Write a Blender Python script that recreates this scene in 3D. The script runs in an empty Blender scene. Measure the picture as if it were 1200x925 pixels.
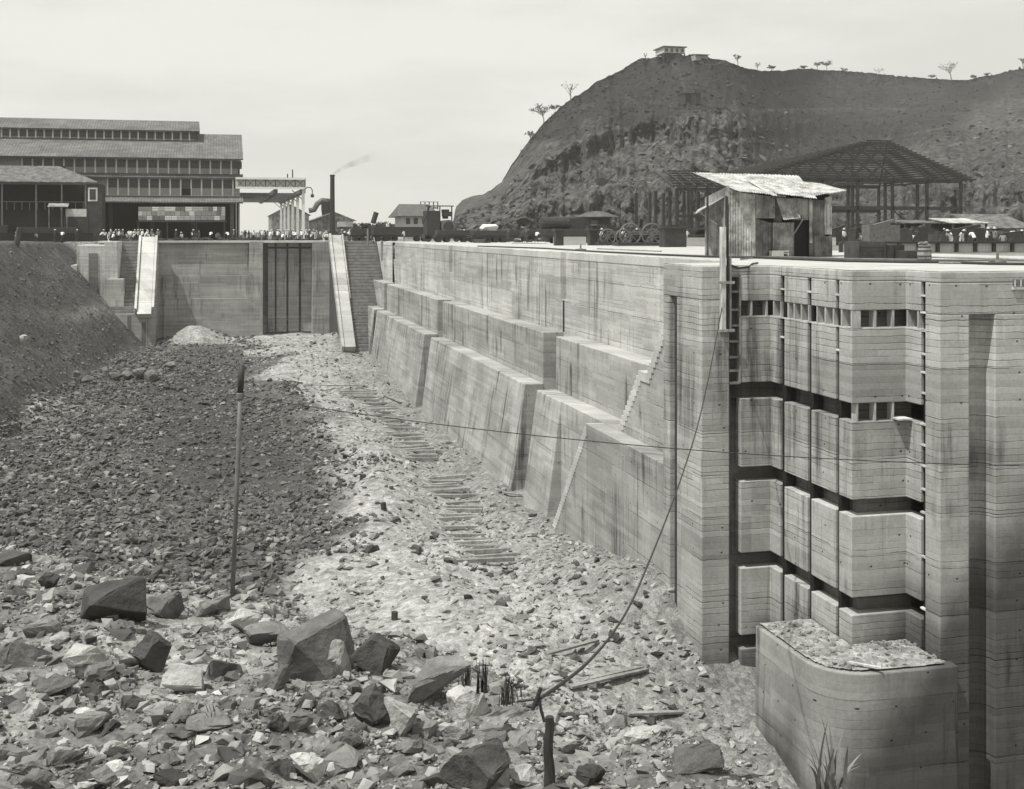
import bpy, bmesh, math, random
import numpy as np
from mathutils import Vector, Matrix
R = math.radians
random.seed(7)
SKY_LO, SKY_HI, EXPO = 8.3, 9.9, 0.0
rng = np.random.default_rng(11)
scene = bpy.context.scene
COL = scene.collection

# ------------------------------------------------------------------ camera model
F = 1400.0; HY = 272.0; VX = 256.6; CAMZ = 1.5
TH = math.atan((600 - VX) / F); CT = math.cos(TH); ST = math.sin(TH)
def P(px, py, d=None, z=None, X=None, Y=None):
    """world point seen at photo position (px,py) at depth d, or on plane z / X / Y"""
    a = (px - 600) / F; b = (py - HY) / F
    if z is not None: d = (CAMZ - z) / b
    if X is not None: d = X / (a * CT + ST)
    if Y is not None: d = Y / (CT - a * ST)
    return Vector((d * (a * CT + ST), d * (CT - a * ST), CAMZ - b * d))
def YX(px, X): return P(px, HY, X=X).y          # Y on the plane X
def XY(px, Y): return P(px, HY, Y=Y).x          # X on the plane Y
def ZY(py, Y, px=600): return P(px, py, Y=Y).z

# ------------------------------------------------------------------ noise
def _hash(i, j, s):
    n = (i * 374761393 + j * 668265263 + s * 1442695041) & 0xFFFFFFFF
    n = ((n ^ (n >> 13)) * 1274126177) & 0xFFFFFFFF
    return ((n ^ (n >> 16)) & 0xFFFF) / 65535.0
def vnoise(x, y, s=0):
    x = np.asarray(x, float); y = np.asarray(y, float)
    i = np.floor(x).astype(np.int64); j = np.floor(y).astype(np.int64)
    fx = x - i; fy = y - j
    fx = fx * fx * (3 - 2 * fx); fy = fy * fy * (3 - 2 * fy)
    a = _hash(i, j, s); b = _hash(i + 1, j, s); c = _hash(i, j + 1, s); d = _hash(i + 1, j + 1, s)
    return (a * (1 - fx) + b * fx) * (1 - fy) + (c * (1 - fx) + d * fx) * fy
def fbm(x, y, o=4, s=0):
    v = 0; a = .5; t = 0
    for k in range(o):
        v = v + a * vnoise(x, y, s + k * 17); t += a
        x = x * 2.03 + 5.1; y = y * 2.03 + 1.7; a *= .5
    return v / t
def sm(a, b, x):
    t = np.clip((x - a) / (b - a), 0, 1); return t * t * (3 - 2 * t)
def pl_dist(x, y, pts):
    """distance to polyline"""
    best = np.full(np.shape(x), 1e9)
    for (x0, y0), (x1, y1) in zip(pts[:-1], pts[1:]):
        dx, dy = x1 - x0, y1 - y0
        t = np.clip(((x - x0) * dx + (y - y0) * dy) / (dx * dx + dy * dy), 0, 1)
        best = np.minimum(best, np.hypot(x - x0 - t * dx, y - y0 - t * dy))
    return best

# ------------------------------------------------------------------ object helpers
def tag(o, label=None, cat=None, group=None, kind=None):
    if label: o['label'] = label
    if cat: o['category'] = cat
    if group: o['group'] = group
    if kind: o['kind'] = kind
    return o
def empty(name, loc, label=None, cat=None, group=None):
    o = bpy.data.objects.new(name, None); COL.objects.link(o); o.location = loc
    o.empty_display_size = .3
    return tag(o, label, cat, group)
def root_loc(o):
    v = Vector((0, 0, 0))
    while o is not None:
        v += o.location; o = o.parent
    return v
def copy_tree(o, parent=None):
    c = o.copy(); COL.objects.link(c)
    if parent is not None: c.parent = parent
    for ch in o.children: copy_tree(ch, c)
    return c
class MB:
    def __init__(s): s.v = []; s.f = []
    def add(s, vs, fs):
        n = len(s.v); s.v += [tuple(p) for p in vs]; s.f += [tuple(i + n for i in f) for f in fs]; return s
    def hexa(s, p): return s.add(p, [(0, 3, 2, 1), (4, 5, 6, 7), (0, 1, 5, 4), (1, 2, 6, 5), (2, 3, 7, 6), (3, 0, 4, 7)])
    def box(s, x0, x1, y0, y1, z0, z1):
        return s.hexa([(x0, y0, z0), (x1, y0, z0), (x1, y1, z0), (x0, y1, z0), (x0, y0, z1), (x1, y0, z1), (x1, y1, z1), (x0, y1, z1)])
    def obox(s, c, size, rz=0, rx=0, ry=0):
        M = Matrix.Rotation(rz, 3, 'Z') @ Matrix.Rotation(ry, 3, 'Y') @ Matrix.Rotation(rx, 3, 'X')
        a, b, h = size[0] / 2, size[1] / 2, size[2] / 2; c = Vector(c)
        return s.hexa([c + M @ Vector(q) for q in ((-a, -b, -h), (a, -b, -h), (a, b, -h), (-a, b, -h), (-a, -b, h), (a, -b, h), (a, b, h), (-a, b, h))])
    def prism(s, poly, z0, z1):
        n = len(poly)
        vs = [(x, y, z0) for x, y in poly] + [(x, y, z1) for x, y in poly]
        ar = sum(poly[i][0] * poly[(i + 1) % n][1] - poly[(i + 1) % n][0] * poly[i][1] for i in range(n))
        fs = [tuple(range(n - 1, -1, -1)), tuple(range(n, 2 * n))] + [(i, (i + 1) % n, n + (i + 1) % n, n + i) for i in range(n)]
        if ar < 0: fs = [tuple(reversed(f)) for f in fs]
        return s.add(vs, fs)
    def sweep(s, prof, y0, y1):
        """profile list of (x,z) extruded along Y; y1 may be a function of z"""
        g = y1 if callable(y1) else (lambda z: y1)
        n = len(prof)
        vs = [(x, y0, z) for x, z in prof] + [(x, g(z), z) for x, z in prof]
        fs = [tuple(range(n - 1, -1, -1)), tuple(range(n, 2 * n))] + [(i, (i + 1) % n, n + (i + 1) % n, n + i) for i in range(n)]
        ar = sum(prof[i][0] * prof[(i + 1) % n][1] - prof[(i + 1) % n][0] * prof[i][1] for i in range(n))
        if ar > 0: fs = [tuple(reversed(f)) for f in fs]
        return s.add(vs, fs)
    def beam(s, p, q, w, h=None):
        p = Vector(p); q = Vector(q); h = h or w
        t = (q - p).normalized(); u = t.cross(Vector((0, 0, 1)))
        if u.length < .05: u = t.cross(Vector((0, 1, 0)))
        u.normalize(); n = u.cross(t)
        a, b = u * w / 2, n * h / 2
        return s.hexa([p - a - b, p + a - b, p + a + b, p - a + b, q - a - b, q + a - b, q + a + b, q - a + b])
    def tube(s, pts, r, n=8, r1=None):
        pts = [Vector(p) for p in pts]; m = len(pts); r1 = r if r1 is None else r1
        vs = []
        for i, p in enumerate(pts):
            t = (pts[min(i + 1, m - 1)] - pts[max(i - 1, 0)]).normalized()
            u = t.cross(Vector((0.13, .31, 1))).normalized(); w = u.cross(t)
            rr = r + (r1 - r) * i / max(1, m - 1)
            for k in range(n):
                a = 2 * math.pi * k / n
                vs.append(p + (u * math.cos(a) + w * math.sin(a)) * rr)
        fs = [(i * n + k, i * n + (k + 1) % n, (i + 1) * n + (k + 1) % n, (i + 1) * n + k) for i in range(m - 1) for k in range(n)]
        fs += [tuple(range(n - 1, -1, -1)), tuple((m - 1) * n + k for k in range(n))]
        return s.add(vs, fs)
    def lathe(s, c, prof, n=14):
        """rings (r,z) round a vertical axis"""
        c = Vector(c); vs = []; m = len(prof)
        for r, z in prof:
            for k in range(n):
                a = 2 * math.pi * k / n; vs.append(c + Vector((r * math.cos(a), r * math.sin(a), z)))
        fs = [(i * n + k, i * n + (k + 1) % n, (i + 1) * n + (k + 1) % n, (i + 1) * n + k) for i in range(m - 1) for k in range(n)]
        fs += [tuple(range(n - 1, -1, -1)), tuple((m - 1) * n + k for k in range(n))]
        return s.add(vs, fs)
    def sheet(s, a, b, c, d, t=.03, amp=0, nw=0):
        """sheet through corners a,b (one edge) and d,c; corrugated along a->b if nw"""
        a, b, c, d = map(Vector, (a, b, c, d)); nrm = (b - a).cross(d - a).normalized()
        k = max(1, nw * 4); vs = []
        for j in (0, 1):
            for i in range(k + 1):
                u = i / k; lo = a.lerp(b, u); hi = d.lerp(c, u)
                o = nrm * (amp * math.sin(u * nw * 2 * math.pi) if nw else 0) + nrm * (t * j)
                vs += [lo + o, hi + o]
        m = 2 * (k + 1); fs = []
        for i in range(k):
            q = 2 * i
            fs += [(q, q + 1, q + 3, q + 2), (m + q, m + q + 2, m + q + 3, m + q + 1), (q, q + 2, m + q + 2, m + q), (q + 1, m + q + 1, m + q + 3, q + 3)]
        fs += [(0, m, m + 1, 1), (2 * k, 2 * k + 1, m + 2 * k + 1, m + 2 * k)]
        return s.add(vs, fs)
    def build(s, name, mat, parent=None, loc=None, smooth=False, bevel=0, **kw):
        base = root_loc(parent) if parent is not None else Vector(loc or (0, 0, 0))
        me = bpy.data.meshes.new(name)
        me.from_pydata([(x - base.x, y - base.y, z - base.z) for x, y, z in s.v], [], s.f)
        bm = bmesh.new(); bm.from_mesh(me); bmesh.ops.recalc_face_normals(bm, faces=bm.faces); bm.to_mesh(me); bm.free()
        me.materials.append(mat)
        if smooth: me.polygons.foreach_set('use_smooth', [True] * len(me.polygons))
        o = bpy.data.objects.new(name, me); COL.objects.link(o)
        if parent is not None: o.parent = parent
        else: o.location = base
        if bevel:
            b = o.modifiers.new('bevel', 'BEVEL'); b.width = bevel; b.segments = 2; b.limit_method = 'ANGLE'; b.angle_limit = R(50)
        if kw: tag(o, **kw)
        return o
def fast_mesh(name, V, Fc, mat, attr=None, smooth=False, kind=None):
    """V (n,3), Fc (m,k) arrays"""
    me = bpy.data.meshes.new(name); m, k = Fc.shape
    me.vertices.add(len(V)); me.vertices.foreach_set('co', np.ascontiguousarray(V, dtype=np.float32).ravel())
    me.loops.add(m * k); me.loops.foreach_set('vertex_index', np.ascontiguousarray(Fc, dtype=np.int32).ravel())
    me.polygons.add(m); me.polygons.foreach_set('loop_start', np.arange(0, m * k, k, dtype=np.int32))
    me.polygons.foreach_set('loop_total', np.full(m, k, dtype=np.int32))
    me.polygons.foreach_set('use_smooth', np.full(m, smooth, dtype=bool))
    me.update(calc_edges=True); me.validate()
    for nm, arr in (attr or {}).items():
        a = me.attributes.new(nm, 'FLOAT', 'POINT'); a.data.foreach_set('value', np.ascontiguousarray(arr, dtype=np.float32).ravel())
    me.materials.append(mat)
    o = bpy.data.objects.new(name, me); COL.objects.link(o)
    if kind: o['kind'] = kind
    return o

# ------------------------------------------------------------------ materials
def G(v): return (v, v * .995, v * .95, 1)
class NT:
    def __init__(s, name):
        m = bpy.data.materials.new(name); m.use_nodes = True; s.m = m; s.t = m.node_tree; s.n = s.t.nodes
        s.b = s.n['Principled BSDF']; s.b.inputs['Specular IOR Level'].default_value = .15; s.b.inputs['Roughness'].default_value = .9
        s.out = s.n['Material Output']
    def node(s, typ, **kw):
        n = s.n.new(typ)
        for k, v in kw.items(): setattr(n, k, v)
        return n
    def link(s, a, b): s.t.links.new(a, b)
    def setin(s, sock, v):
        if hasattr(v, 'is_output') or isinstance(v, bpy.types.NodeSocket): s.link(v, sock)
        else: sock.default_value = v
    def math(s, op, a, b=0.0, c=None, clamp=False):
        n = s.node('ShaderNodeMath', operation=op, use_clamp=clamp)
        s.setin(n.inputs[0], a); s.setin(n.inputs[1], b)
        if c is not None: s.setin(n.inputs[2], c)
        return n.outputs[0]
    def pos(s): return s.node('ShaderNodeNewGeometry').outputs['Position']
    def objc(s): return s.node('ShaderNodeTexCoord').outputs['Object']
    def xyz(s, v):
        n = s.node('ShaderNodeSeparateXYZ'); s.link(v, n.inputs[0]); return n.outputs
    def comb(s, x, y, z):
        n = s.node('ShaderNodeCombineXYZ'); s.setin(n.inputs[0], x); s.setin(n.inputs[1], y); s.setin(n.inputs[2], z); return n.outputs[0]
    def mul(s, v, sc):
        n = s.node('ShaderNodeVectorMath', operation='MULTIPLY'); s.link(v, n.inputs[0]); n.inputs[1].default_value = sc; return n.outputs[0]
    def noise(s, v, scale, detail=4, rough=.6, dist=0):
        n = s.node('ShaderNodeTexNoise'); s.link(v, n.inputs['Vector']); n.inputs['Scale'].default_value = scale
        n.inputs['Detail'].default_value = detail; n.inputs['Roughness'].default_value = rough; n.inputs['Distortion'].default_value = dist
        return n.outputs['Fac']
    def white(s, v):
        n = s.node('ShaderNodeTexWhiteNoise', noise_dimensions='3D'); s.link(v, n.inputs['Vector']); return n.outputs['Value']
    def voro(s, v, scale, feature='F1', out='Distance', rnd=1):
        n = s.node('ShaderNodeTexVoronoi', feature=feature); s.link(v, n.inputs['Vector']); n.inputs['Scale'].default_value = scale
        n.inputs['Randomness'].default_value = rnd; return n.outputs[out]
    def ramp(s, v, a, b, lo=0.0, hi=1.0):
        n = s.node('ShaderNodeMapRange', interpolation_type='SMOOTHSTEP'); s.setin(n.inputs[0], v)
        n.inputs[1].default_value = a; n.inputs[2].default_value = b; n.inputs[3].default_value = lo; n.inputs[4].default_value = hi
        return n.outputs[0]
    def mixf(s, f, a, b):
        n = s.node('ShaderNodeMix', data_type='FLOAT'); s.setin(n.inputs[0], f); s.setin(n.inputs[2], a); s.setin(n.inputs[3], b); return n.outputs[0]
    def attr(s, name): return s.node('ShaderNodeAttribute', attribute_name=name).outputs['Fac']
    def rand(s): return s.node('ShaderNodeObjectInfo').outputs['Random']
    def color(s, v):
        """grey value -> faintly warm print grey"""
        n = s.node('ShaderNodeVectorMath', operation='MULTIPLY'); s.link(s.comb(v, v, v), n.inputs[0]); n.inputs[1].default_value = G(1)[:3]
        s.link(n.outputs[0], s.b.inputs['Base Color']); return s
    def bump(s, h, strength=.5, dist=.05):
        n = s.node('ShaderNodeBump'); n.inputs['Strength'].default_value = strength; n.inputs['Distance'].default_value = dist
        s.link(h, n.inputs['Height']); s.link(n.outputs[0], s.b.inputs['Normal']); return s

def concrete(name, base=.33, board=.24, lift=1.85, streak=.5, line=.5, holes=True, blot=.35, vert=False, dark_foot=None):
    t = NT(name); p = t.pos(); x, y, z = t.xyz(p)[:3]
    u = t.math('ADD', x, y)
    big = t.noise(p, .22, 4, .6)
    fine = t.noise(p, 7, 5, .7)
    wob = t.math('MULTIPLY', t.math('SUBTRACT', t.noise(t.comb(u, 0.0, t.math('MULTIPLY', z, .6)), 1.1, 5, .7), .5), .15)
    zz = t.math('ADD', z, wob)
    if vert: zz, uu = t.math('ADD', u, wob), z
    else: uu = u
    zb = t.math('DIVIDE', zz, board); zi = t.math('FLOOR', zb); zf = t.math('FRACT', zb)
    # board joints with a strength of their own, boards with a tone of their own
    e = t.math('MULTIPLY', t.math('ABSOLUTE', t.math('SUBTRACT', zf, .5)), 2)
    seg = t.math('FLOOR', t.math('ADD', t.math('DIVIDE', uu, 4.2), t.math('MULTIPLY', t.white(t.comb(zi, 3.0, 1.0)), 5)))
    jl = t.math('MULTIPLY', t.ramp(e, .8, .98), t.ramp(t.white(t.comb(zi, seg, 0.5)), .3, 1.0, .08, 1))
    jl = t.math('MULTIPLY', jl, t.ramp(t.noise(t.comb(uu, 0.0, zi), .8, 3), .36, .58, .15, 1))
    tone = t.math('SUBTRACT', t.white(t.comb(zi, seg, 7.0)), .5)
    # lift joints
    lz = t.math('DIVIDE', zz, lift); lf = t.math('MULTIPLY', t.math('ABSOLUTE', t.math('SUBTRACT', t.math('FRACT', lz), .5)), 2)
    ll = t.math('MULTIPLY', t.ramp(lf, .965, 1.0), t.ramp(t.noise(t.comb(uu, 9.0, t.math('FLOOR', lz)), .35, 2), .4, .55))
    ltone = t.math('SUBTRACT', t.white(t.comb(t.math('FLOOR', lz), t.math('FLOOR', t.math('DIVIDE', uu, 9.0)), 2.0)), .5)
    # rain streaks and damp runs
    st = t.noise(t.comb(t.math('MULTIPLY', u, 1.3), 4.0, t.math('MULTIPLY', z, .09)), 1.0, 5, .7)
    st2 = t.noise(t.comb(t.math('MULTIPLY', u, 3.4), 8.0, t.math('MULTIPLY', z, .25)), 1.0, 3, .6)
    patch = t.ramp(t.noise(p, .16, 3), .42, .6)
    dark = t.math('MULTIPLY', t.ramp(st, .47, .68), t.math('MULTIPLY', patch, streak))
    dark2 = t.math('MULTIPLY', t.ramp(st2, .55, .75), t.math('MULTIPLY', t.ramp(big, .4, .6), streak * .55))
    lite = t.math('MULTIPLY', t.ramp(st2, .45, .28), .12)
    v = t.math('MULTIPLY', t.ramp(big, .25, .75, 1 - blot * .5, 1 + blot * .5), base)
    v = t.math('MULTIPLY', v, t.ramp(fine, .25, .75, .88, 1.12))
    v = t.math('MULTIPLY', v, t.math('ADD', 1.0, t.math('ADD', t.math('MULTIPLY', tone, .26), t.math('MULTIPLY', ltone, .26))))
    v = t.math('MULTIPLY', v, t.math('SUBTRACT', 1.0, t.math('MINIMUM', t.math('ADD', dark, dark2), .7)))
    v = t.math('MULTIPLY', v, t.math('ADD', 1.0, lite))
    v = t.math('MULTIPLY', v, t.math('SUBTRACT', 1.0, t.math('MULTIPLY', jl, line * .75)))
    v = t.math('MULTIPLY', v, t.math('SUBTRACT', 1.0, t.math('MULTIPLY', ll, .6)))
    if dark_foot is not None:   # darker towards the foot and to the right, with a ragged edge
        dl = t.math('ADD', t.math('SUBTRACT', z, t.math('MAXIMUM', t.math('SUBTRACT', x, 23.0), -1.5)), t.math('MULTIPLY', t.noise(t.mul(p, (1, 1, .4)), .35, 4), 5.0))
        v = t.math('MULTIPLY', v, t.ramp(dl, dark_foot - 2.6, dark_foot + 1.0, .24, 1.0))
    h = t.math('SUBTRACT', t.math('MULTIPLY', fine, .25), t.math('MULTIPLY', t.math('ADD', jl, t.math('MULTIPLY', ll, 1.2)), min(1.0, line * 1.1)))
    if holes:
        hu = t.math('DIVIDE', u, 1.25); hz = t.math('DIVIDE', z, 1.1)
        cu = t.math('FLOOR', hu); cz = t.math('FLOOR', hz); w = t.white(t.comb(cu, cz, 4.0)); w2 = t.white(t.comb(cu, cz, 9.0))
        a = t.math('SUBTRACT', t.math('FRACT', hu), t.math('ADD', .35, t.math('MULTIPLY', w, .3)))
        b = t.math('SUBTRACT', t.math('FRACT', hz), t.math('ADD', .4, t.math('MULTIPLY', w2, .2)))
        r = t.math('SQRT', t.math('ADD', t.math('MULTIPLY', a, a), t.math('MULTIPLY', b, b)))
        hole = t.math('MULTIPLY', t.ramp(r, .05, .025), t.ramp(t.white(t.comb(cu, cz, 1.0)), .5, .55))
        v = t.math('MULTIPLY', v, t.math('SUBTRACT', 1.0, t.math('MULTIPLY', hole, .75)))
        h = t.math('SUBTRACT', h, t.math('MULTIPLY', hole, 2))
    t.color(v); t.bump(h, .55, .035)
    return t.m
def plain(name, v, var=.25, scale=1.5, rough=.85, spec=.15, bump=0, metal=0, rnd=0):
    t = NT(name); p = t.pos()
    c = t.math('MULTIPLY', t.ramp(t.noise(p, scale, 5, .65), .25, .75, 1 - var, 1 + var), v)
    if rnd: c = t.math('MULTIPLY', c, t.math('ADD', 1 - rnd, t.math('MULTIPLY', t.rand(), 2 * rnd)))
    t.color(c)
    t.b.inputs['Roughness'].default_value = rough; t.b.inputs['Specular IOR Level'].default_value = spec; t.b.inputs['Metallic'].default_value = metal
    if bump: t.bump(t.noise(p, scale * 4, 5, .7), .6, bump)
    return t.m
def rock_mat(name, lo, hi, attr=True, scale=2.2, bd=.05):
    t = NT(name); p = t.pos()
    v = t.attr('tone') if attr else t.rand()
    base = t.math('ADD', lo, t.math('MULTIPLY', v, hi - lo))
    n = t.noise(p, scale, 6, .7); n2 = t.noise(p, scale * .35, 3)
    c = t.math('MULTIPLY', base, t.ramp(n, .25, .75, .65, 1.35))
    c = t.math('MULTIPLY', c, t.ramp(n2, .3, .7, .82, 1.18))
    t.color(c)
    t.bump(n, .8, bd); return t.m
def corr_mat(name, lo, hi, streak=.6):
    t = NT(name); p = t.pos(); x, y, z = t.xyz(p)[:3]
    n = t.noise(p, 1.1, 5, .7); s = t.noise(t.mul(p, (3, 3, .35)), 1.2, 4)
    v = t.mixf(t.ramp(n, .35, .65), lo, hi)
    v = t.math('MULTIPLY', v, t.ramp(s, .35, .7, 1.1, 1 - streak * .5))
    t.color(v); t.b.inputs['Roughness'].default_value = .55; t.b.inputs['Specular IOR Level'].default_value = .3
    t.bump(n, .3, .02); return t.m
def wood_mat(name, v, rnd=.2):
    t = NT(name); p = t.objc(); n = t.noise(t.mul(p, (1, 1, .25)), 6, 5, .7, .5); n2 = t.noise(t.pos(), .9, 3)
    c = t.math('MULTIPLY', t.ramp(n, .25, .75, .7, 1.3), v)
    c = t.math('MULTIPLY', c, t.ramp(n2, .3, .7, .8, 1.2))
    c = t.math('MULTIPLY', c, t.math('ADD', 1 - rnd, t.math('MULTIPLY', t.rand(), 2 * rnd)))
    t.color(c); t.bump(n, .5, .01); return t.m
def tile_mat(name, v, su=.9, sv=.75):
    """clay tiles in courses: u = x, v = along height"""
    t = NT(name); p = t.pos(); x, y, z = t.xyz(p)[:3]
    a = t.math('FRACT', t.math('DIVIDE', x, su)); b = t.math('FRACT', t.math('DIVIDE', z, sv * .5))
    w = t.white(t.comb(t.math('FLOOR', t.math('DIVIDE', x, su)), t.math('FLOOR', t.math('DIVIDE', z, sv * .5)), 1.0))
    c = t.math('MULTIPLY', t.ramp(b, 0.0, .5, .5, 1.1), t.ramp(t.math('ABSOLUTE', t.math('SUBTRACT', a, .5)), .3, .5, 1.05, .62))
    c = t.math('MULTIPLY', c, t.math('ADD', .85, t.math('MULTIPLY', w, .3)))
    c = t.math('MULTIPLY', c, t.ramp(t.noise(p, .25, 4), .3, .7, .8, 1.2))
    t.color(t.math('MULTIPLY', c, v)); t.bump(b, .5, .08); return t.m

M = {}
M['wall'] = concrete('lock_concrete', .44, streak=.85, line=.75)
M['wall_mid'] = concrete('ledge_concrete', .34, board=.3, streak=.95, line=.45)
M['wall_low'] = concrete('buttress_concrete', .32, board=.3, streak=.95, line=.3, blot=.5)
M['pier'] = concrete('pier_concrete', .36, board=.26, line=1.05, streak=.7, blot=.5, dark_foot=-13.2)
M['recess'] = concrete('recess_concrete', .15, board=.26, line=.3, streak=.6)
M['end'] = concrete('end_wall_concrete', .33, board=.3, streak=.6, line=.3, holes=False)
M['pale_slab'] = concrete('pale_slab_concrete', .5, board=.6, streak=.15, line=.15, holes=False, blot=.15)
M['slide_grey'] = concrete('grey_slab_concrete', .38, board=.6, streak=.3, line=.1, holes=False, blot=.2)
M['step'] = concrete('stair_concrete', .47, board=.5, streak=.2, line=.1, holes=False, blot=.2)
M['top'] = plain('wall_top_concrete', .42, .16, .5, bump=.01)
M['block'] = concrete('block_concrete', .31, board=.34, streak=1.0, dark_foot=-13.2, line=.2, lift=2.6, blot=.5)
M['batten'] = plain('weathered_batten', .24, .3, 1.2)
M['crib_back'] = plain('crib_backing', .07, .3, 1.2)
M['iron_pale'] = corr_mat('pale_corrugated_iron', .16, .55, .7)
M['iron_roof'] = corr_mat('roof_corrugated_iron', .22, .55, .6)
M['iron_dark'] = corr_mat('rusty_corrugated_iron', .06, .17, .5)
M['iron_mid'] = corr_mat('grey_corrugated_iron', .14, .34, .6)
M['wood'] = wood_mat('timber', .25); M['wood_pale'] = wood_mat('pale_timber', .48); M['wood_dark'] = wood_mat('dark_timber', .06)
M['steel'] = plain('dark_steel', .035, .3, 3, .6, .3); M['steel_mid'] = plain('grey_steel', .12, .3, 3, .6, .3)
M['steel_pale'] = plain('pale_painted_steel', .5, .2, 2, .6, .2)
M['tile'] = tile_mat('clay_tile_roof', .14, .5, .6); M['louvre'] = plain('grey_louvre_panel', .3, .15, 2); M['post_white'] = plain('white_paint', .7, .1, 2)
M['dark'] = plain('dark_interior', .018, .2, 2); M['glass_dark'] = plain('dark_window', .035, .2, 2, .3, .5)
M['plaster'] = plain('pale_plaster', .5, .12, 1); M['roof_dark'] = plain('dark_sheet_roof', .1, .25, 1)
M['cloth_white'] = plain('white_cotton', .7, .1, 9); M['cloth_dark'] = plain('dark_trousers', .05, .2, 9); M['cloth_mid'] = plain('grey_work_cloth', .2, .2, 9)
M['skin'] = plain('skin', .12, .1, 9); M['hat'] = plain('straw_hat', .62, .1, 20); M['hair'] = plain('black_hair', .02, .1, 9)
M['leaf'] = plain('leaf', .09, .4, 2, rnd=.2); M['leaf_dark'] = plain('dark_leaf', .045, .4, 1); M['grass'] = plain('blade', .16, .3, 5); M['bark'] = plain('bark', .08, .3, 3, bump=.01)
M['stone'] = rock_mat('pit_stone', .035, .34); M['boulder_dark'] = rock_mat('dark_boulder', .05, .09, False, 2.6, .1)
M['boulder_mid'] = rock_mat('grey_boulder', .11, .19, False, 2.6, .1); M['boulder_pale'] = rock_mat('pale_boulder', .27, .42, False, 2.4, .12)

# ------------------------------------------------------------------ wall dimensions
X1, X2, X3, XP, XB = 24.8, 23.2, 21.76, 20.6, 20.72
Z1, Z2, ZF = -5.9, -9.63, -17.4
YA = P(822, HY, X=XP).y        # pier front face
YP = P(777, HY, X=XP).y        # pier far edge
XI = XY(903, YA)               # inner plane of the pier recess
YC = P(998, HY, X=XI).y
XJ = XY(1062, YC)
YD = P(1101.5, HY, X=XJ).y
YE = 201.0                     # end wall

# ------------------------------------------------------------------ terrain
def W(px, py, z=ZF): p = P(px, py, z=z); return (p.x, p.y)
ridge = [W(345, 425), W(335, 460), W(395, 505), W(432, 560), W(440, 600), W(450, 650), W(480, 700), W(560, 760), W(640, 800), W(720, 850)]
trench = [W(400, 430), W(440, 470), W(480, 515), W(520, 570), W(555, 625), W(590, 690), W(640, 740)]
lip = [(-60, 70), (-20, 41), (-4.06, 24.5), (.2, 20.5), (2.5, 17.4), (4.0, 15.6), (5.0, 13.2), (5.6, 11.4), (6.1, 9), (6.9, 3), (8, -12), (12, -60)]
lipx = [a for a, b in lip]; lipy = [b for a, b in lip]
bound = [W(285, 402), W(300, 430), W(315, 470), W(370, 500), W(400, 545), W(405, 620), W(385, 660), W(330, 715), W(200, 800)]   # dark stone | pale spoil
by = sorted([(b, a) for a, b in bound]); byY = [b for b, a in by]; byX = [a for b, a in by]
toeY = [40, 90, 118, 130, 149, 165, 185, 201]; toeX = [-31, -22.5, -18.5, -17.6, -15.8, -13, -10, -8.4]
def gauss(X, Y, c, r, a): return a * np.exp(-((X - c[0]) ** 2 + (Y - c[1]) ** 2) / (2 * r * r))
def ground(X, Y, detail=True):
    X = np.asarray(X, float); Y = np.asarray(Y, float)
    z = np.full(X.shape, ZF) + 1.8 * sm(120, 182, Y)
    z = z - 1.7 * sm(58, 43, Y) * sm(8, 18, X) - 3.0 * sm(21, 25, X) * sm(46, 39, Y)
    # spoil ridge, track trench
    z = z + .75 * np.exp(-(pl_dist(X, Y, ridge) / 3.4) ** 2) * sm(215, 150, Y)
    z = z - .5 * np.exp(-(pl_dist(X, Y, trench) / 2.2) ** 2)
    z = z + gauss(X, Y, (19.8, 54.5), 3.6, 2.6) + gauss(X, Y, (19.8, 63), 4.5, 1.0)
    z = z + gauss(X, Y, W(448, 592), 2.0, .9)
    z = z + gauss(X, Y, (-3.4, 191.5), 3.0, 2.5) + gauss(X, Y, W(395, 402, -15.8), 2.4, 1.2) + gauss(X, Y, W(330, 402, -15.8), 3.5, .8)
    z = z + gauss(X, Y, W(15, 490), 4.5, 2.4)
    z = z + .25 * (fbm(X * .5, Y * .35, 3, 12) - .5) * 2 * sm(120, 60, Y)
    if detail:
        z = z + (fbm(X * .22, Y * .22, 4, 3) - .5) * 1.5 + (fbm(X * 1.1, Y * 1.1, 3, 8) - .5) * .35
    # left bank
    tx = np.interp(Y, toeY, toeX)
    t = (tx - X) / 16.0
    bank = -16.9 + 17.0 * np.clip(t, 0, 1)
    bank = bank + ((fbm(X * .16, Y * .07, 4, 21) - .5) * 2.6 + (fbm(X * .6, Y * .4, 3, 22) - .5) * .5) * sm(0, .15, t) * sm(1.25, .8, t)
    z = np.where(t > 0, np.maximum(z, bank), z)
    # near bench
    ly = np.interp(X, lipx, lipy)
    s = (Y - ly) * .75
    bz = -4.4 + (fbm(X * .35, Y * .35, 4, 31) - .5) * .9
    if detail: bz = bz + (fbm(X * 1.7, Y * 1.7, 3, 33) - .5) * .22
    bz = bz - .82 * np.maximum(s, 0)
    z = np.maximum(z, bz)
    # yard level outside the pit, hidden behind or under the walls
    up = np.zeros(X.shape)
    up = np.maximum(up, ((Y > YE + 3)).astype(float))
    up = np.maximum(up, ((X > 30.5) & (Y > 44)).astype(float))
    up = np.maximum(up, ((t > 1.0)).astype(float))
    yard = -.06 - sm(1500, 4000, np.hypot(X, Y)) * 0
    z = np.where(up > .5, np.where(t > 1, np.maximum(yard + (fbm(X * .2, Y * .2, 3, 5) - .5) * .5, -.5), yard), z)
    return z
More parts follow.
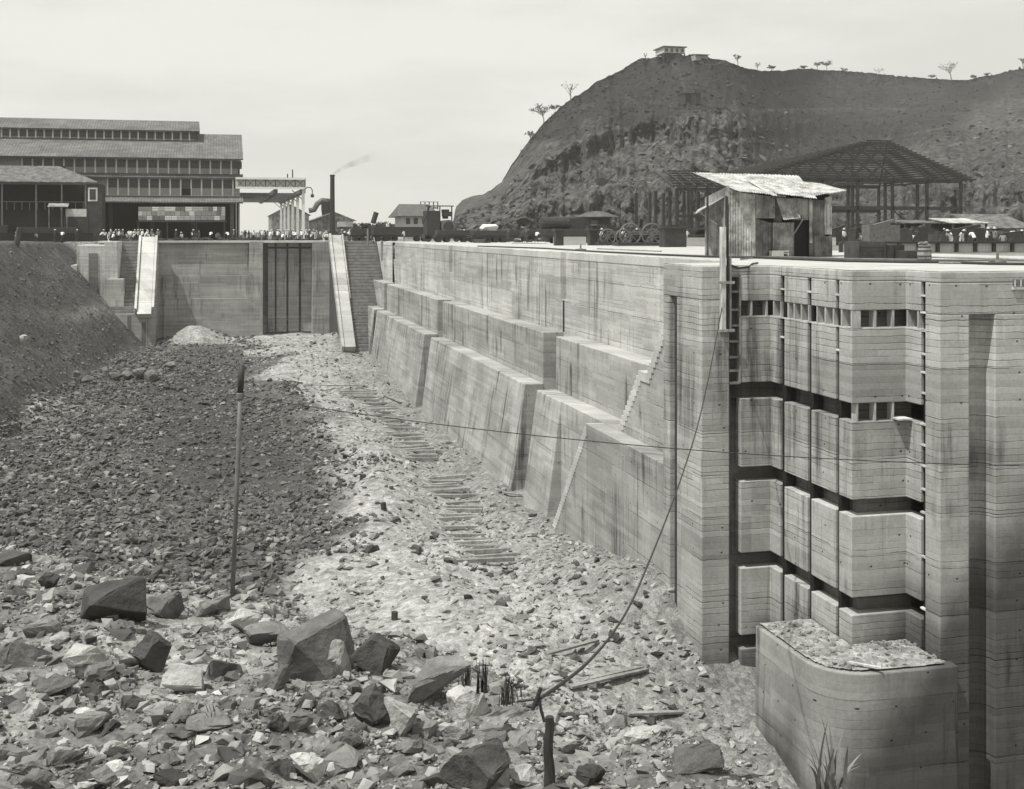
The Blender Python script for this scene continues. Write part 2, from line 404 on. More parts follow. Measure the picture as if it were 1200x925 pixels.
def tone(X, Y):
    X = np.asarray(X, float); Y = np.asarray(Y, float)
    b = np.interp(Y, byY, byX)
    n = fbm(X * .16, Y * .12, 4, 41) - .5
    pale = sm(-1.2, 1.6, X - b + n * 16)
    pale = pale * (1 - .45 * sm(13, 20, X + n * 6))
    pale = pale * (1 - .25 * sm(150, 110, Y) * sm(80, 60, Y) * 0)
    v = .12 + .5 * pale
    v = v + .12 * (fbm(X * .07, Y * .05, 3, 55) - .5)
    wet = sm(.5, .62, fbm(X * .09 + 3, Y * .045, 3, 61)) * sm(3, -6, X - b) * sm(80, 95, Y) * sm(165, 150, Y)
    v = v * (1 - .6 * wet) * (1 - .3 * sm(2, -8, X - b) * sm(90, 120, Y))
    v = v + gauss(X, Y, (-3.4, 189.5), 4.0, .55) + gauss(X, Y, W(15, 490), 4.5, .75) + gauss(X, Y, W(40, 465), 3, .25)
    tx = np.interp(Y, toeY, toeX); t = (tx - X) / 16.0
    bank = .09 + .12 * (fbm(X * .2, Y * .12, 4, 71) - .5) + .1 * (fbm(X * 1.2, Y * .8, 3, 72) - .5) + .3 * np.exp(-((t - .42) / .05) ** 2) * sm(150, 185, Y)
    v = np.where(t > .0, np.where(t > .02, bank, v), v)
    ly = np.interp(X, lipx, lipy)
    near = (Y - ly) < 10
    v = np.where(near, .38 + .8 * (fbm(X * .5, Y * .5, 4, 81) - .5), v)
    v = np.where((Y > YE + 3) | ((X > 30.5) & (Y > 44)), .36 + .4 * (fbm(X * .1, Y * .1, 3, 91) - .5), v)
    v = np.where(np.hypot(X, Y) > 260, .25, v)
    return np.clip(v, 0.02, 1)
def stretch(lo, hi, step, far, g=1.16):
    a = list(np.arange(lo, hi + 1e-6, step)); s = step; x = lo
    left = []
    while x > -far: s *= g; x -= s; left.append(x)
    s = step; x = a[-1]; right = []
    while x < far: s *= g; x += s; right.append(x)
    return np.array(left[::-1] + a + right)
gx = stretch(-40, 31, .42, 6000); gy = stretch(5, 206, .5, 6000)
GX, GY = np.meshgrid(gx, gy)
GZ = ground(GX, GY)
nx, ny = len(gx), len(gy)
idx = np.arange(nx * ny).reshape(ny, nx)
Fq = np.stack([idx[:-1, :-1], idx[:-1, 1:], idx[1:, 1:], idx[1:, :-1]], -1).reshape(-1, 4)
def ground_mat():
    t = NT('pit_earth'); p = t.pos(); v = t.attr('tone')
    n1 = t.noise(p, .7, 6, .7); n2 = t.noise(p, 4.5, 5, .75); vo = t.voro(p, 3.2, 'F1'); vc = t.voro(p, 3.2, 'F1', 'Color'); v2 = t.voro(p, 9.0, 'F1')
    sx = t.node('ShaderNodeSeparateColor'); t.link(vc, sx.inputs[0])
    a = t.math('ADD', .055, t.math('MULTIPLY', v, .42))
    a = t.math('MULTIPLY', a, t.ramp(n1, .25, .75, .72, 1.28))
    a = t.math('MULTIPLY', a, t.ramp(n2, .25, .75, .7, 1.3))
    a = t.math('MULTIPLY', a, t.ramp(sx.outputs[0], 0, 1, .8, 1.25))
    a = t.math('MULTIPLY', a, t.ramp(v2, .1, .5, 1.1, .8))
    t.color(a)
    t.bump(t.math('MULTIPLY', t.math('ADD', t.math('MULTIPLY', vo, -.9), t.math('ADD', n2, t.math('MULTIPLY', v2, -.4))), t.ramp(v, .2, .8, 1.0, .45)), .9, .09)
    return t.m
fast_mesh('ground', np.stack([GX, GY, GZ], -1).reshape(-1, 3), Fq, ground_mat(), {'tone': tone(GX, GY)}, smooth=True, kind='structure')

# ------------------------------------------------------------------ stones
def hull(n, seed, flat=1.0):
    r = random.Random(seed); bm = bmesh.new()
    if n > 13:
        for _ in range(n):
            v = Vector((r.gauss(0, 1), r.gauss(0, 1), r.gauss(0, 1))).normalized() * r.uniform(.75, 1.0)
            bm.verts.new((v.x * .5, v.y * .5, v.z * .5 * flat))
    else:      # a split block: eight jittered corners, some knocked off
        for sx in (-1, 1):
            for sy in (-1, 1):
                for sz in (-1, 1):
                    if r.random() < .18: continue
                    k = .72 if sz > 0 else 1.0
                    bm.verts.new((.42 * sx * k + r.uniform(-.2, .2), .42 * sy * k + r.uniform(-.2, .2), (.4 * sz + r.uniform(-.16, .16)) * flat))
        for _ in range(n - 8): bm.verts.new((r.uniform(-.4, .4), r.uniform(-.4, .4), r.uniform(-.1, .55) * flat))
    res = bmesh.ops.convex_hull(bm, input=bm.verts)
    bmesh.ops.delete(bm, geom=[g for g in res['geom_interior'] if isinstance(g, bmesh.types.BMVert)], context='VERTS')
    bmesh.ops.triangulate(bm, faces=bm.faces)
    bm.verts.ensure_lookup_table(); bm.verts.index_update()
    V = np.array([v.co[:] for v in bm.verts]); T = np.array([[v.index for v in f.verts] for f in bm.faces]); bm.free()
    return V, T
VAR = [hull(8 + (i % 4), 100 + i, .8) for i in range(12)]
def scatter(name, pts, size, tn, label, cat, flat=(.35, .8), sink=.25, mat=None):
    Vs, Ts, As = [], [], []; off = 0
    which = rng.integers(0, len(VAR), len(pts))
    for k, (V, T) in enumerate(VAR):
        sel = np.where(which == k)[0]; n = len(sel)
        if not n: continue
        a = rng.uniform(0, 2 * np.pi, n); s = size[sel]
        sx = s * rng.uniform(.8, 1.35, n); sy = s * rng.uniform(.7, 1.1, n); sz = s * rng.uniform(flat[0], flat[1], n)
        L = V[None] * np.stack([sx, sy, sz], -1)[:, None, :]
        b = rng.uniform(-.5, .5, n)[:, None]; zx = L[..., 2] * np.cos(b) + L[..., 0] * np.sin(b); xx = L[..., 0] * np.cos(b) - L[..., 2] * np.sin(b)
        ca, sa = np.cos(a)[:, None], np.sin(a)[:, None]
        x = xx * ca - L[..., 1] * sa + pts[sel, 0][:, None]; y = xx * sa + L[..., 1] * ca + pts[sel, 1][:, None]
        z = zx + (pts[sel, 2] + sz * (.5 - sink))[:, None]
        Vs.append(np.stack([x, y, z], -1).reshape(-1, 3))
        m = len(V); Ts.append((T[None] + (np.arange(n) * m)[:, None, None]).reshape(-1, 3) + off)
        As.append(np.repeat(tn[sel], m)); off += n * m
    o = fast_mesh(name, np.concatenate(Vs), np.concatenate(Ts), mat or M['stone'], {'tone': np.concatenate(As)})
    tag(o, label, cat, kind='stuff'); return o
def pts_at(X, Y): return np.stack([X, Y, ground(X, Y)], -1)
def visible(X, Y, pad=40):
    xc = X * CT - Y * ST; d = X * ST + Y * CT
    px = 600 + F * xc / np.maximum(d, 1); return (px > -pad) & (px < 1200 + pad) & (d > 3)
def lipd(X, Y): return Y - np.interp(X, lipx, lipy)
# dark broken stone on the pit floor
N = 120000
X = rng.uniform(-34, 22, N); Y = 42 + 155 * rng.uniform(0, 1, N) ** 1.35
tx = np.interp(Y, toeY, toeX); b = np.interp(Y, byY, byX); nn = fbm(X * .16, Y * .12, 4, 41) - .5
pale = sm(-1.5, 1.8, X - b + nn * 16)
mixd = sm(-3.5, 3.0, X - b + (fbm(X * .25, Y * .2, 4, 41) - .5) * 15)
keep = visible(X, Y) & (X > tx - 1) & (lipd(X, Y) > 16) & (rng.uniform(0, 1, N) < 1 - .96 * mixd) & (X < 20)
bare = sm(.5, .62, fbm(X * .09 + 3, Y * .045, 3, 61)) * sm(80, 95, Y)
keep &= rng.uniform(0, 1, N) > .5 * bare
keep &= rng.uniform(0, 1, N) < .55 + .8 * sm(.36, .52, fbm(X * .14, Y * .1, 3, 64))
keep &= rng.uniform(0, 1, N) > 1.1 * np.exp(-((X + 3.2) / 5.5) ** 2 - ((Y - 189) / 9) ** 2)
X, Y = X[keep], Y[keep]
sz = (.15 + .42 * rng.uniform(0, 1, len(X)) ** 3 + .4 * rng.uniform(0, 1, len(X)) ** 18) * (1 + .25 * sm(80, 60, Y))
tn = np.clip(.08 + .3 * rng.uniform(0, 1, len(X)) ** 1.4 + .5 * (rng.uniform(0, 1, len(X)) > .93 - .12 * sm(.45, .6, fbm(X * .1, Y * .07, 3, 48))) * rng.uniform(.3, 1, len(X)), 0, 1)
scatter('broken_stone', pts_at(X, Y), sz, tn, 'dark broken stone covering the left half of the pit floor', 'broken stone')
# pale rubble by the wall and over the spoil
N = 45000
X = rng.uniform(-2, 27, N); Y = 36 + 150 * rng.uniform(0, 1, N) ** 1.7
b = np.interp(Y, byY, byX)
cl = fbm(X * .3, Y * .2, 3, 47)
keep = visible(X, Y) & (X > b - 2) & (lipd(X, Y) > 14) & ((X < 20.8) | (Y < 38.5)) & (rng.uniform(0, 1, N) < .1 + .9 * sm(.48, .62, cl) + .5 * sm(9, 16, X) * sm(80, 60, Y))
keep &= ~((X > 21) & (Y > 38.5))
X, Y = X[keep], Y[keep]
sz = .07 + .42 * rng.uniform(0, 1, len(X)) ** 4; tn = .5 + .6 * rng.uniform(0, 1, len(X)) ** 1.2
scatter('spoil_rubble', pts_at(X, Y), sz, tn, 'pale broken rubble and chips strewn between the ridge and the lock wall', 'rubble', flat=(.25, .7))
# gravel on the bank
N = 16000
X = rng.uniform(-40, -4, N); Y = rng.uniform(95, 201, N); tx = np.interp(Y, toeY, toeX); t = (tx - X) / 16
keep = visible(X, Y) & (t > -.15) & (t < 1.0) & (rng.uniform(0, 1, N) < 1.0 - .75 * np.clip(t, 0, 1))
X, Y = X[keep], Y[keep]; sz = .1 + .4 * rng.uniform(0, 1, len(X)) ** 3.6; tn = .1 + .4 * rng.uniform(0, 1, len(X)) ** 2
scatter('bank_stones', pts_at(X, Y), sz, tn, 'loose stones rolled down the dark left bank', 'loose stones')
# near bench stones
N = 150000
X = rng.uniform(-17, 8, N); Y = 9 + 25 * rng.uniform(0, 1, N) ** 1.2; ld = lipd(X, Y)
keep = visible(X, Y, 80) & (ld < 2.5)
X, Y = X[keep], Y[keep]; u = rng.uniform(0, 1, len(X))
sz = .02 + .06 * u ** 2 + .16 * u ** 24; tn = .2 + .8 * rng.uniform(0, 1, len(X)) ** 1.3
scatter('bench_gravel', pts_at(X, Y), sz, tn, 'mixed gravel and chips on the near bank', 'gravel', flat=(.3, .8))
N = 2300
X = rng.uniform(-12, 8, N); Y = rng.uniform(8, 38, N); ld = lipd(X, Y)
den = fbm(X * .45, Y * .45, 3, 99) + .16 * sm(0, -5, X) - .1 * sm(.5, 3, X) * sm(13, 17, Y)
keep = visible(X, Y, 80) & (ld < 1.0) & (rng.uniform(0, 1, N) < .06 + 1.2 * sm(.46, .6, den) * (.3 + .7 * sm(2.5, -1, X)))
X, Y = X[keep], Y[keep]; u = rng.uniform(0, 1, len(X))
sz = .06 + .4 * u ** 4; tn = np.clip(.04 + .2 * rng.uniform(0, 1, len(X)) + .4 * (rng.uniform(0, 1, len(X)) > .86), 0, 1)
scatter('bench_rubble', pts_at(X, Y), sz, tn, 'grey slabby rubble on the near bank between the boulders', 'rubble', flat=(.25, .6), sink=.42)

# single boulders on the near bank: centre px, base py, width px, height px, kind, seed, label
def boulder(px, py, w, h, kind, seed, label, group=None, pts=11, z=None, rz=None, rx=0, name='boulder', depth=.8):
    g = P(px, py, z=-4.4 if z is None else z)
    for _ in range(5):
        zz = float(ground(g.x, g.y)); g = P(px, py, z=zz)
    d = g.x * ST + g.y * CT; s = d / F
    V, T = hull(pts, seed, 1.0 if kind != 'mid' else .8); rt = random.Random(seed + 50)
    if pts <= 13: V = V @ np.array(Matrix.Rotation(rt.uniform(-.8, .8), 3, 'X') @ Matrix.Rotation(rt.uniform(-.7, .7), 3, 'Y') @ Matrix.Rotation(rt.uniform(0, 3.1), 3, 'Z'))
    ext = V.max(0) - V.min(0)
    V = (V - (V.max(0) + V.min(0)) / 2) / ext
    V = V * np.array([w * s, (w * depth) * s, h * s * 1.12]); rz_ = 0 if rz is None else rz
    # rough the facets: subdivide and jitter
    me = bpy.data.meshes.new(name); me.from_pydata(V.tolist(), [], T.tolist())
    bm = bmesh.new(); bm.from_mesh(me)
    bmesh.ops.dissolve_limit(bm, angle_limit=R(16), verts=bm.verts, edges=bm.edges)
    bmesh.ops.bevel(bm, geom=list(bm.edges), offset=.025, segments=1, affect='EDGES')
    bmesh.ops.triangulate(bm, faces=bm.faces)
    bmesh.ops.subdivide_edges(bm, edges=[e for e in bm.edges if e.calc_length() > .12], cuts=2, use_grid_fill=True)
    r = random.Random(seed)
    for v in bm.verts: v.co += Vector((r.uniform(-1, 1), r.uniform(-1, 1), r.uniform(-1, 1))) * .014
    M2 = Matrix.Rotation(rz_, 4, 'Z') @ Matrix.Rotation(rx, 4, 'X'); bmesh.ops.transform(bm, matrix=M2, verts=bm.verts)
    bm.to_mesh(me); bm.free(); me.materials.append(M['boulder_' + kind])
    o = bpy.data.objects.new(name, me); COL.objects.link(o)
    o.location = (g.x, g.y, zz + h * s * .40 - .05)
    return tag(o, label, 'boulder' if name == 'boulder' else name, group)
BO = [
 (133, 725, 78, 56, 'dark', 3, 'largest dark boulder at the upper left of the near bank'),
 (192, 722, 52, 34, 'mid', 5, 'grey boulder just right of the big dark boulder'),
 (248, 722, 46, 30, 'mid', 8, 'grey boulder at the foot of the tall iron pole'),
 (283, 742, 52, 34, 'pale', 9, 'pale layered boulder just right of the iron pole'),
 (318, 754, 66, 32, 'mid', 12, 'low grey boulder right of the pale layered one'),
 (372, 792, 96, 84, 'mid', 15, 'biggest grey slab standing near the middle of the near bank'),
 (398, 792, 34, 50, 'pale', 16, 'pale wedge of rock leaning on the biggest grey slab'),
 (178, 786, 48, 58, 'dark', 18, 'dark pointed boulder with a steep right side'),
 (150, 782, 36, 32, 'pale', 21, 'pale rock leaning on the left of the dark pointed boulder'),
 (212, 812, 52, 44, 'pale', 24, 'rough pale boulder with a hollow, below the pointed boulder'),
 (262, 792, 48, 32, 'mid', 25, 'grey boulder between the hollowed pale one and the big slab'),
 (322, 812, 42, 42, 'mid', 27, 'tilted grey block below left of the biggest slab'),
 (50, 742, 46, 26, 'mid', 31, 'flat grey slab near the left edge, in the upper row'),
 (30, 778, 66, 40, 'mid', 33, 'wide grey boulder at the left edge of the near bank'),
 (102, 782, 54, 34, 'pale', 35, 'pale rounded boulder between the left edge and the pointed boulder'),
 (70, 812, 52, 28, 'mid', 37, 'flat grey slab below the wide boulder at the left edge'),
 (18, 665, 40, 26, 'dark', 39, 'dark rock at the left edge, highest up the picture'),
 (32, 692, 26, 24, 'pale', 40, 'white rock at the left edge under the highest dark rock'),
 (58, 690, 30, 26, 'dark', 41, 'dark block beside the white rock at the left edge'),
 (440, 786, 66, 48, 'dark', 43, 'flat-topped dark boulder right of the biggest slab'),
 (508, 818, 88, 56, 'mid', 45, 'broad grey slab in the middle of the bank edge'),
 (438, 850, 52, 56, 'dark', 47, 'dark block left of the white boulder'),
 (470, 862, 46, 58, 'pale', 49, 'tall white boulder beside the dark block'),
 (548, 838, 52, 42, 'pale', 51, 'white boulder right of the broad grey slab'),
 (533, 866, 50, 30, 'pale', 53, 'low white boulder in front of the other white boulder'),
 (558, 925, 92, 60, 'dark', 55, 'large dark slab at the bottom middle left of the burnt stake'),
 (612, 876, 48, 22, 'mid', 57, 'flat grey stone beside the stake'),
 (612, 922, 44, 32, 'pale', 58, 'pale stone at the foot of the burnt stake'),
 (752, 866, 54, 22, 'pale', 60, 'pale flat rock on the bank edge right of the stake'),
 (815, 900, 62, 38, 'mid', 62, 'grey boulder near the block at the bottom right'),
 (668, 880, 44, 22, 'mid', 64, 'small grey rock right of the stake'),
 (690, 915, 46, 24, 'dark', 66, 'dark rock in the gravel right of the stake'),
 (185, 838, 42, 20, 'pale', 68, 'low pale stone below the hollowed boulder'),
 (245, 850, 60, 26, 'mid', 70, 'wide flat stone low in the middle left of the bank'),
 (100, 858, 56, 28, 'mid', 72, 'grey slab low at the left of the bank'),
 (140, 880, 40, 22, 'pale', 73, 'pale stone low at the left of the bank'),
 (345, 850, 50, 24, 'mid', 75, 'grey stone below the tilted block'),
 (400, 900, 58, 28, 'mid', 77, 'grey slab at the bottom left of the large dark slab'),
 (330, 905, 54, 26, 'dark', 79, 'dark flat slab at the bottom of the picture'),
 (40, 900, 50, 26, 'mid', 81, 'grey stone in the bottom left corner'),
 (205, 915, 60, 20, 'dark', 83, 'long dark slab at the bottom left'),
]
for i, (px, py, w, h, k, sd, lb) in enumerate(BO):
    boulder(px, py, w, h, k, sd, lb, 'boulders on the near bank', pts=9 + (sd % 4), depth=.55 + .3 * ((sd * 7) % 5) / 5)
random.seed(77)
for i in range(95):
    py = random.uniform(735, 925); px = random.uniform(-10, 470 - (py < 790) * 60) if i < 75 else random.uniform(470, 760)
    if px > 470: py = random.uniform(850, 925)
    w = random.uniform(17, 42) * (.8 + (py - 735) / 500); k = random.choice(['dark', 'mid', 'mid', 'dark', 'mid', 'pale'])
    side = 'lower left' if px < 470 else 'bottom edge'
    boulder(px, py, w, w * random.uniform(.35, .75), k, 700 + i, {'dark': 'small dark slab', 'mid': 'small grey slab', 'pale': 'small pale slab'}[k] + ' among the jumbled rock at the ' + side + ' of the near bank', 'small slabs on the near bank', pts=8 + i % 4, depth=random.uniform(.5, .9))
# rounded boulders at the foot of the bank
for i, (px, py, w, h) in enumerate([(177, 443, 17, 13), (163, 438, 16, 10), (148, 440, 14, 10), (135, 443, 16, 10), (122, 436, 13, 9), (103, 445, 15, 8), (160, 430, 12, 7), (90, 438, 12, 7), (200, 428, 14, 7)]):
    boulder(px, py + 2, w, h, 'mid', 200 + i, ['rightmost and largest rounded boulder at the foot of the bank', 'second rounded boulder from the right at the bank foot', 'third rounded boulder from the right at the bank foot'][i] if i < 3 else 'rounded boulder in the row at the foot of the left bank', 'rounded boulders at the foot of the bank', pts=30, z=ZF, depth=.9)
boulder(28, 396, 14, 8, 'pale', 230, 'white rock lying alone on the dark left bank', pts=14, z=-8)

# ------------------------------------------------------------------ main lock wall
def endY(z): return 193.0 + z * 1.3       # the far end leans back against the slatted slope
LW = empty('lock_wall', (X1, 120, ZF), 'long stepped concrete lock wall receding along the right side of the pit', 'lock wall')
nich = [(YX(664.5, X1), YX(657, X1), -3.55, 'd'), (YX(463, X1), YX(460, X1), -2.5, 's'), (YX(530.5, X1), YX(526, X1), -3.0, 's')]
nich = sorted([(min(a, b), max(a, b), zb) for a, b, zb, _ in nich])
m = MB()
cz0 = -20
m.sweep([(X1 + .6, cz0), (48, cz0), (48, 0), (X1 + .6, 0)], YP, endY)
segs = []; y = YP
for a, b, zb in nich:
    m.box(X1, X1 + .6, y, a, cz0, -1e-4); m.box(X1, X1 + .6, a, b, cz0, zb); m.box(X1 + .4, X1 + .62, a, b, zb, .02); y = b
m.sweep([(X1, cz0), (X1 + .6, cz0), (X1 + .6, 0), (X1, 0)], y, endY)
m.build('upper_wall', M['wall'], LW)
m = MB(); m.box(X1 - .03, X1 + .5, YP + .02, 192.9, -.42, .03)
# coping strip split round the niches
m = MB(); y = YP + .01
for a, b, zb in nich:
    m.box(X1 - .035, X1 + .7, y - .011 if y > YP + 1 else y, a + .011, -.55, .028); y = b
m.box(X1 - .035, X1 + .7, y, 192.4, -.55, .028)
m.build('coping', M['step'], LW, bevel=.06)
m = MB(); yj = YX(660.6, X1) ; m.box(X1 - .012, X1 + .1, yj - .2, yj + .2, Z1, -3.56); m.build('expansion_joint', M['dark'], LW)
# middle ledge blocks
def yr(pa, pb, X): a, b = YX(pa, X), YX(pb, X); return min(a, b), max(a, b)
for (pa, pb, far) in [(425.3, 449.8, True), (453.3, 512.2, False), (518.7, 636, False), (651.4, 790, False)]:
    y0, y1 = yr(pa, pb, X2); y0 = max(y0, YP + .0)
    m = MB(); m.sweep([(X2, -12), (X1 - .002, -12), (X1 - .002, Z1), (X2, Z1)], y0, (lambda z: endY(z) - .5) if far else y1)
    m.build('middle_block', M['wall_mid'], LW, bevel=.07)
for (pa, pb, far, extra) in [(420, 439, True, 0), (441.8, 497.3, False, 0), (505, 615, False, 0), (629, 657, False, 1)]:
    y0, y1 = yr(pa, pb, X3); zb = -20.0; xb = X3 - 1.03 * (zb - Z2) / (-7.8)
    m = MB(); m.sweep([(xb, zb), (X2 + .3, zb), (X2 + .3, -12.01), (X2 - .002, -12.0), (X2 - .002, Z2), (X3, Z2)], y0, (lambda z: endY(z) - .5) if far else y1)
    m.build('lower_buttress', M['wall_low'], LW, bevel=.07)
y0, y1 = yr(657, 790, X3); y0 = max(y0, YP)
m = MB(); m.box(X3 + .02, X2 - .003, y0, y1 - .002, -20, Z2 - .002); m.build('lower_wall', M['wall_low'], LW)
# outer block that carries the lower stair, and the block of the upper stair
yb0 = YX(688, XB); yb1 = YX(648, XB)
m = MB(); m.box(XB, X3 + .015, YP, yb0, -20, Z2 + .004); m.build('outer_block', M['wall_low'], LW, bevel=.05)
def flight(yb, zb, yt, zt, xa, xb, n, name):
    """steps that rise towards the viewer from (yb,zb) to (yt,zt), solid below, with a pale stringer"""
    m = MB(); dy = (yt - yb) / n; dz = (zt - zb) / n
    for k in range(n):
        m.box(xa + .03, xb, min(yb + dy * k, yt), max(yb + dy * k, yt) if False else yb + dy * k + 0 * dy, 0, 0) if False else None
        ya, yc = yb + dy * k, yb + dy * (k + 1)
        m.box(xa - .04, xb, yc, ya, zb + dz * k - .5, zb + dz * (k + 1))
    return m
n = 34
m = flight(yb1, -17.4, yb0, Z2, XB, X3 - .003, n, ''); 
LWs = m.build('stair', M['step'], LW)
m = MB(); m.add([(XB, yb0, -20), (X3 + .01, yb0, -20), (X3 + .01, yb1 + 2, -20), (XB, yb1 + 2, -20), (XB, yb0, Z2 - .55), (X3 + .01, yb0, Z2 - .55), (X3 + .01, yb1 + .2, -17.9), (XB, yb1 + .2, -17.9)],
      [(0, 3, 2, 1), (4, 5, 6, 7), (0, 1, 5, 4), (2, 3, 7, 6), (1, 2, 6, 5), (3, 0, 4, 7)]); m.build('stair_mass', M['wall_low'], LW)
ya, yb, yc = YX(725, 21.8), YX(751, 21.8), YX(760, 21.8)
m = flight(ya, Z2, yb, Z1, 21.8, X2 - .003, 12, '')
m.box(21.74, X2 - .003, yc, yb, Z1 - .5, Z1 + .003)
zt3 = -.1; yt3 = YP + .05; n3 = 19
dy = (yt3 - yc) / n3; dz = (zt3 - Z1) / n3
for k in range(n3): m.box(21.74, X1 - .003, yc + dy * (k + 1), yc + dy * k, Z1 + dz * k - .5, Z1 + dz * (k + 1))
m.build('stair', M['step'], LW)
m = MB(); m.add([(21.8, a, z) for a, z in ((YP, Z2), (ya, Z2), (yb, Z1 - .5), (yc, Z1 - .5), (YP, zt3 - .6))] + [(X2 + .01, a, z) for a, z in ((YP, Z2), (ya, Z2), (yb, Z1 - .5), (yc, Z1 - .5), (YP, zt3 - .6))],
      [(0, 1, 2, 3, 4), (9, 8, 7, 6, 5), (0, 5, 6, 1), (1, 6, 7, 2), (2, 7, 8, 3), (3, 8, 9, 4), (4, 9, 5, 0)]); m.build('stair_mass', M['wall_mid'], LW)

# top surface behind the coping
m = MB(); m.box(X1 + .72, 47.9, YP + .02, 192, -.3, .012); m.build('wall_top', M['top'], LW)

# ------------------------------------------------------------------ near gate pier
GP = empty('gate_pier', (XI, YC, ZF), 'near concrete gate pier with stepped corners and panelled recesses', 'gate pier')
XA1 = XY(855, YA); XB0 = XY(868, YA); TK = .62
zt = -1.5; ZB = -20.5
# front pier A with a rounded groove in its left face
g0, g1 = YX(793, XP), YX(784.5, XP)
m = MB(); m.prism([(XP, YA), (XA1, YA), (XA1, YA + TK + .1), (XP + 6, YA + TK + .1), (XP + 6, YP), (XP, YP)], zt, 0)
gr = [(XP, g0)] + [(XP + .62 * math.sin(a), g0 + (g1 - g0) * (1 - math.cos(a)) * .5 + .0) for a in [math.pi * k / 8 for k in range(1, 8)]] + [(XP, g1)]
m.prism([(XP, YA), (XA1, YA), (XA1, YA + TK + .1), (XP + 6, YA + TK + .1), (XP + 6, YP), (XP, YP)] + gr[::-1], ZB, zt)
m.build('front_pier', M['pier'], GP, bevel=.05)
MB().box(XP + .04, XP + .5, g0 + .02, g0 + .36, ZB, zt - .01).build('groove_shade', M['steel'], GP)  # dark strip added as the shade on the near side of the groove
# recess core
RX = 44
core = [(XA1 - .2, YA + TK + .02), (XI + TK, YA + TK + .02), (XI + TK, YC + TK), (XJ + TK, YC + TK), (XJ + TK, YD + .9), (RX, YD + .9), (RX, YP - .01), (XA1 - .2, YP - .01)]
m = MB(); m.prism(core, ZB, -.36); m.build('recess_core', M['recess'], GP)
# top band, level with the coping
Y4 = YX(1084, XJ)
m = MB(); m.prism([(XA1 + .003, YA + .0), (XI, YA), (XI, YC), (XJ, YC), (XJ, YD), (RX, YD), (RX, YP - .004), (XP + 6.003, YP - .004), (XP + 6.003, YA + TK + .11), (XA1 + .003, YA + TK + .11)], -.42, -.001)
m.build('top_band', M['pier'], GP, bevel=.05)
# right wing D with a tall rounded niche
n0, n1 = XY(1136, YD), XY(1166, YD); zn = -1.62
pl = [(XJ, Y4), (XJ, YD), (RX, YD), (RX, YD + 3), (XJ + TK, YD + 3), (XJ + TK, Y4)]
m = MB(); m.prism(pl, zn, -.423)
arc = [(n0, YD)] + [(n0 + (n1 - n0) * (1 - math.cos(a)) * .5, YD + .75 * math.sin(a) ** .7) for a in [math.pi * k / 10 for k in range(1, 10)]] + [(n1, YD)]
m.prism([(XJ, Y4), (XJ, YD)] + arc + [(RX, YD), (RX, YD + 3), (XJ + TK, YD + 3), (XJ + TK, Y4)], ZB, zn)
m.build('right_wing', M['pier'], GP, bevel=.04)
# small slot and board in the wing
m = MB(); a = XY(1187, YD); m.box(a, a + 1.6, YD - .02, YD + .02, ZY(337, YD, 1190), ZY(327.5, YD, 1190)); m.build('slot', M['recess'], GP)
m = MB()
for k in range(6): m.box(a + .05 + k * .26, a + .1 + k * .26, YD - .05, YD - .021, ZY(336, YD, 1190), ZY(328, YD, 1190))
m.box(a - .05, a + 1.7, YD - .1, YD + .02, ZY(339.5, YD, 1190), ZY(337, YD, 1190)); m.build('slot_frame', M['wood_pale'], GP)
MB().prism([(XP + .12, YA + .12), (XI - .1, YA + .12), (XI + .12, YA), (XI + .12, YC + .12), (XJ + .12, YC + .12), (XJ + .12, YD + .12), (RX, YD + .12), (RX, YP + .01), (XP + .12, YP + .01)], -.004, .014).build('pier_top', M['top'], GP)
# panels
rows = [(-.423, -1.56), (-2.23, -5.18), (-5.89, -8.93), (-9.58, -12.74), (-13.42, -16.4), (-17.0, -20.4)]
def ypx(px): return YX(px, XI)
PAN = [('corner', [(XB0, YA), (XI, YA), (XI, ypx(914)), (XI + TK - .04, ypx(914)), (XI + TK - .04, YA + TK - .03), (XB0, YA + TK - .03)]),
       ('flat', [(XI, ypx(919)), (XI, ypx(946)), (XI + TK - .04, ypx(946)), (XI + TK - .04, ypx(919))]),
       ('flat', [(XI, ypx(950.5)), (XI, ypx(979)), (XI + TK - .04, ypx(979)), (XI + TK - .04, ypx(950.5))]),
       ('outer', [(XI, ypx(983)), (XI, YC), (XJ, YC), (XJ, YX(1079, XJ)), (XJ + TK - .04, YX(1079, XJ)), (XJ + TK - .04, YC + TK - .04), (XI + TK - .04, YC + TK - .04), (XI + TK - .04, ypx(983))])]
zs = -1.0
for ri, (za, zb) in enumerate(rows):
    for pi, (kd, poly) in enumerate(PAN):
        o = MB().prism(poly, zb, za).build('panel', M['pier'], GP, bevel=.035)
# black strips standing in for the shade inside the vertical chases
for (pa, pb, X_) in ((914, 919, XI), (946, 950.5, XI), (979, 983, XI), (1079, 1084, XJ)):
    MB().box(X_ + .12, X_ + .5, YX(pb, X_) + .015, YX(pa, X_) - .015, -20, -.43).build('chase_shade', M['dark'], GP)
